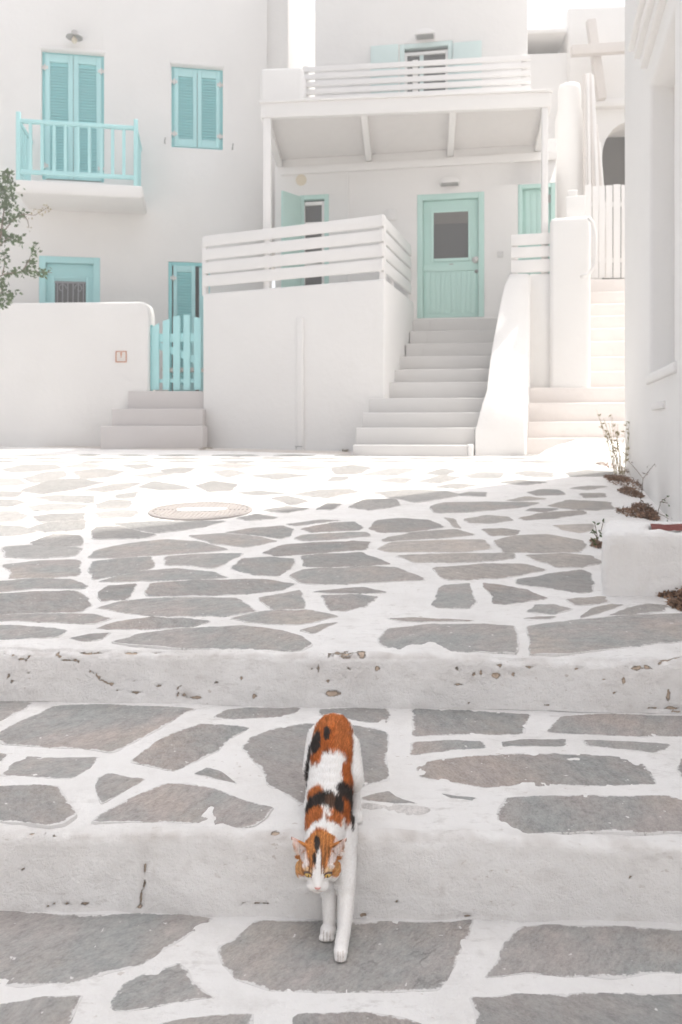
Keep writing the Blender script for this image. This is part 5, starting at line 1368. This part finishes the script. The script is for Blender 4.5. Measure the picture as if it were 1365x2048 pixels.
# gentle tone change inside every patch, hair by hair
v_ = 1+streak*.50+J[:,1]*.14; white = (col.min(axis=1) > .6); v_[white] = 1+streak[white]*.03; col *= v_[:,None]; col = np.clip(col, .012, .86)
me2.vertices.foreach_set('co', (co-np.array(list(CAT.location))).ravel())
ca = me2.color_attributes.new('coat', 'FLOAT_COLOR', 'POINT'); ca.data.foreach_set('color', np.c_[col, np.ones(nv)].ravel())
def coat_mat(name, sheen):
    m, t, b = nodes(name); a = attr(t, 'coat'); t.links.new(a.outputs['Color'], b.inputs['Base Color']); b.inputs['Roughness'].default_value = .85; b.inputs['Specular IOR Level'].default_value = .12; return m
M['coat'] = coat_mat('calico_coat', .2); me2.materials.clear(); me2.materials.append(M['coat']); me2.shade_smooth()
body = bpy.data.objects.new('body', me2); COL.objects.link(body); body.parent = CAT
# fur: short tapered strips lying back along the body
me2.calc_loop_triangles(); ntri = len(me2.loop_triangles); tri = np.empty(ntri*3, dtype=np.int64); me2.loop_triangles.foreach_get('vertices', tri); tri = tri.reshape(-1, 3)
A_, B2_, C2_ = co[tri[:,0]], co[tri[:,1]], co[tri[:,2]]
ar = np.linalg.norm(np.cross(B2_-A_, C2_-A_), axis=1)/2; NH = 120000
cen = (A_+B2_+C2_)/3; hd2 = np.linalg.norm(cen-np.array(list(HC)), axis=1); wgt = ar*np.where(hd2 < .075, 2.0, 1.0)
ti = rng.choice(ntri, NH, p=wgt/wgt.sum()); r1, r2_ = rng.random(NH), rng.random(NH); fl = r1+r2_ > 1; r1[fl], r2_[fl] = 1-r1[fl], 1-r2_[fl]
w0 = 1-r1-r2_; bar3 = lambda arr: arr[tri[ti,0]]*w0[:,None]+arr[tri[ti,1]]*r1[:,None]+arr[tri[ti,2]]*r2_[:,None]
p0, nn_, cc = bar3(co), bar3(no), bar3(col); nn_ /= np.linalg.norm(nn_, axis=1)[:,None]
hl2 = (p0-np.array(list(HC)))@np.array(RH); dh = np.linalg.norm(p0-np.array(list(HC)), axis=1)
flow = np.tile(-axis, (NH, 1)).astype(float)
legm = (p0[:,2] < ZC-.86) & ~((dh < .075)); flow[legm] = np.array([0,.15,-1])
hm = dh < .070; noseP = np.array(list(hp_(0, .052, -.004))); fh = p0-noseP; fh /= np.linalg.norm(fh, axis=1)[:,None]; kb = (np.clip((.085-dh)/.03, 0, 1)*~legm)[:,None]; flow = flow*(1-kb)+fh*kb
flow += rng.normal(0, .22, (NH, 3)); flow -= nn_*(flow*nn_).sum(1)[:,None]; flow /= np.linalg.norm(flow, axis=1)[:,None]+1e-9
Lh_ = np.where(legm, .005, .0045+.0060*np.clip((dh-.045)/.035, 0, 1))*rng.uniform(.6, 1.25, NH)
Lh_ = np.where(hm & (hl2[:,2] > .03) & (np.abs(hl2[:,0]) > .018), .0028, Lh_)
Lh_ = np.where(legm & (p0[:,2] < ZC-.975), Lh_*.45, Lh_)
nose_d = np.linalg.norm(p0-noseP, axis=1); Lh_ *= np.clip((nose_d-.006)/.03, .0, 1)
eyeP = [np.array(list(hp_(s*.0195, .033, .0085))) for s in (-1, 1)]
Lh_ = np.where((dh < .105) & (hl2[:,2] > .043) & (np.abs(hl2[:,0]) > .02) & (-hl2[:,1] > -.024), .0, Lh_)
for e_ in eyeP: Lh_ = np.where(np.linalg.norm(p0-e_, axis=1) < .0105, 0, Lh_)
keep = Lh_ > .0012
p0, nn_, cc, flow, Lh_ = p0[keep], nn_[keep], cc[keep], flow[keep], Lh_[keep]; NH = len(p0)
sd_ = np.cross(flow, nn_); wd_ = np.where(Lh_ > .006, .00045, .00032)[:,None]
lift = rng.uniform(.10, .34, NH)[:,None]
mid_ = p0+(flow*.55+nn_*lift*.8)*Lh_[:,None]; tip_ = p0+(flow+nn_*lift)*Lh_[:,None]
vv_ = np.stack([p0-sd_*wd_, p0+sd_*wd_, mid_+sd_*wd_*.7, mid_-sd_*wd_*.7, tip_], axis=1).reshape(-1, 3)-np.array(list(CAT.location))
idx = np.arange(NH)*5
fur = bpy.data.meshes.new('fur')
fur.vertices.add(NH*5); fur.vertices.foreach_set('co', vv_.ravel())
loops = np.stack([idx, idx+1, idx+2, idx+3, idx+3, idx+2, idx+4], axis=1).ravel()
fur.loops.add(len(loops)); fur.loops.foreach_set('vertex_index', loops)
fur.polygons.add(NH*2); ls_ = np.stack([np.arange(NH)*7, np.arange(NH)*7+4], axis=1).ravel(); fur.polygons.foreach_set('loop_start', ls_)
try: fur.polygons.foreach_set('loop_total', np.tile([4, 3], NH))
except Exception: pass
fur.update(calc_edges=True); fur.validate()
tone = rng.normal(1, .22, NH); tone = np.where(rng.random(NH) < .16, tone*1.65, tone)[:,None]; cc2 = np.where(cc.min(axis=1)[:,None] > .6, cc*(1+(tone-1)*.25), cc*tone); cc2 = np.clip(cc2, .012, .9)
c5 = np.repeat(np.c_[cc2, np.ones(NH)], 5, axis=0).reshape(NH, 5, 4); c5[:,4,:3] = np.clip(c5[:,4,:3]*1.22, 0, .9)
fa = fur.color_attributes.new('coat', 'FLOAT_COLOR', 'POINT'); fa.data.foreach_set('color', c5.ravel())
fur.shade_smooth()
try: fur.normals_split_custom_set_from_vertices(np.repeat(nn_*.9+flow*.1, 5, axis=0).tolist())
except Exception as e: print('normals', e)
fur.materials.append(M['coat']); fo = bpy.data.objects.new('fur', fur); COL.objects.link(fo); fo.parent = body; fo['kind'] = 'stuff'
# eyes, half lidded and looking down
def eye_mat(name, c, rough): m, t, b = nodes(name); b.inputs['Base Color'].default_value = (*c, 1); b.inputs['Roughness'].default_value = rough; b.inputs['Specular IOR Level'].default_value = .5; return m
M['iris'] = eye_mat('amber_iris', (.42,.27,.07), .08); M['pupil'] = eye_mat('black_pupil', (.01,.01,.01), .08); M['lid'] = eye_mat('dark_eyelid', (.07,.04,.03), .5); M['whisker'] = eye_mat('white_whisker', (.8,.79,.78), .5)
def disc_ball(c, sx, sy, sz, name, m, parent, rz=0):
    q = MB(); n1, n2 = 18, 10; vs = []; RZ = RH @ Matrix.Rotation(rz, 3, 'Y')
    for i in range(n2+1):
        for j in range(n1):
            a, b = math.pi*i/n2, 2*math.pi*j/n1; vs.append(c+RZ @ Vector((sx*math.sin(a)*math.cos(b), sy*math.sin(a)*math.sin(b), sz*math.cos(a))))
    q.add(vs, [(i*n1+j, i*n1+(j+1)%n1, (i+1)*n1+(j+1)%n1, (i+1)*n1+j) for i in range(n2) for j in range(n1)]); return q.build(name, m, parent, smooth=True)
for s in (-1, 1):
    disc_ball(hp_(s*.0195, .0302, .0082), .0090, .0088, .0052, 'eyelid_rim', M['lid'], CAT, s*R(-16))
    ey = disc_ball(hp_(s*.0195, .0318, .0080), .0080, .0088, .0046, 'eye', M['iris'], CAT, s*R(-16))
    disc_ball(hp_(s*.0190, .0378, .0080), .0017, .0032, .0032, 'pupil', M['pupil'], ey)
q = MB()
for s in (-1, 1):
    for i in range(7):
        b = hp_(s*.012, .040, -.014-.002*(i%3)); d = Vector((s*random.uniform(.6,1), random.uniform(-.35,.3), random.uniform(-.5,.05))); L_ = random.uniform(.035,.055)
        e = b+RH @ Vector((d.x*L_, -d.y*L_*-1, d.z*L_)); m_ = b.lerp(e, .5)+Vector((0,0,.003)); q.tube([b, m_, e], [.00028, .00022, .0001], 4)
q.build('whiskers', M['whisker'], CAT)['kind'] = 'stuff'

# ------------------------------------------------------------------ bright summer haze
hz = MB(); hz.box(-35, 35, -35, 41, -1.1, ZC+13.4)
hm_ = bpy.data.materials.new('haze'); hm_.use_nodes = True; ht = hm_.node_tree; ht.nodes.clear()
ho = ht.nodes.new('ShaderNodeOutputMaterial'); hv = ht.nodes.new('ShaderNodeVolumePrincipled')
hv.inputs['Color'].default_value = (.97, .965, .955, 1); hv.inputs['Density'].default_value = .019; hv.inputs['Anisotropy'].default_value = .3
ht.links.new(hv.outputs[0], ho.inputs['Volume'])
tag(hz.build('haze', hm_), kind='stuff')
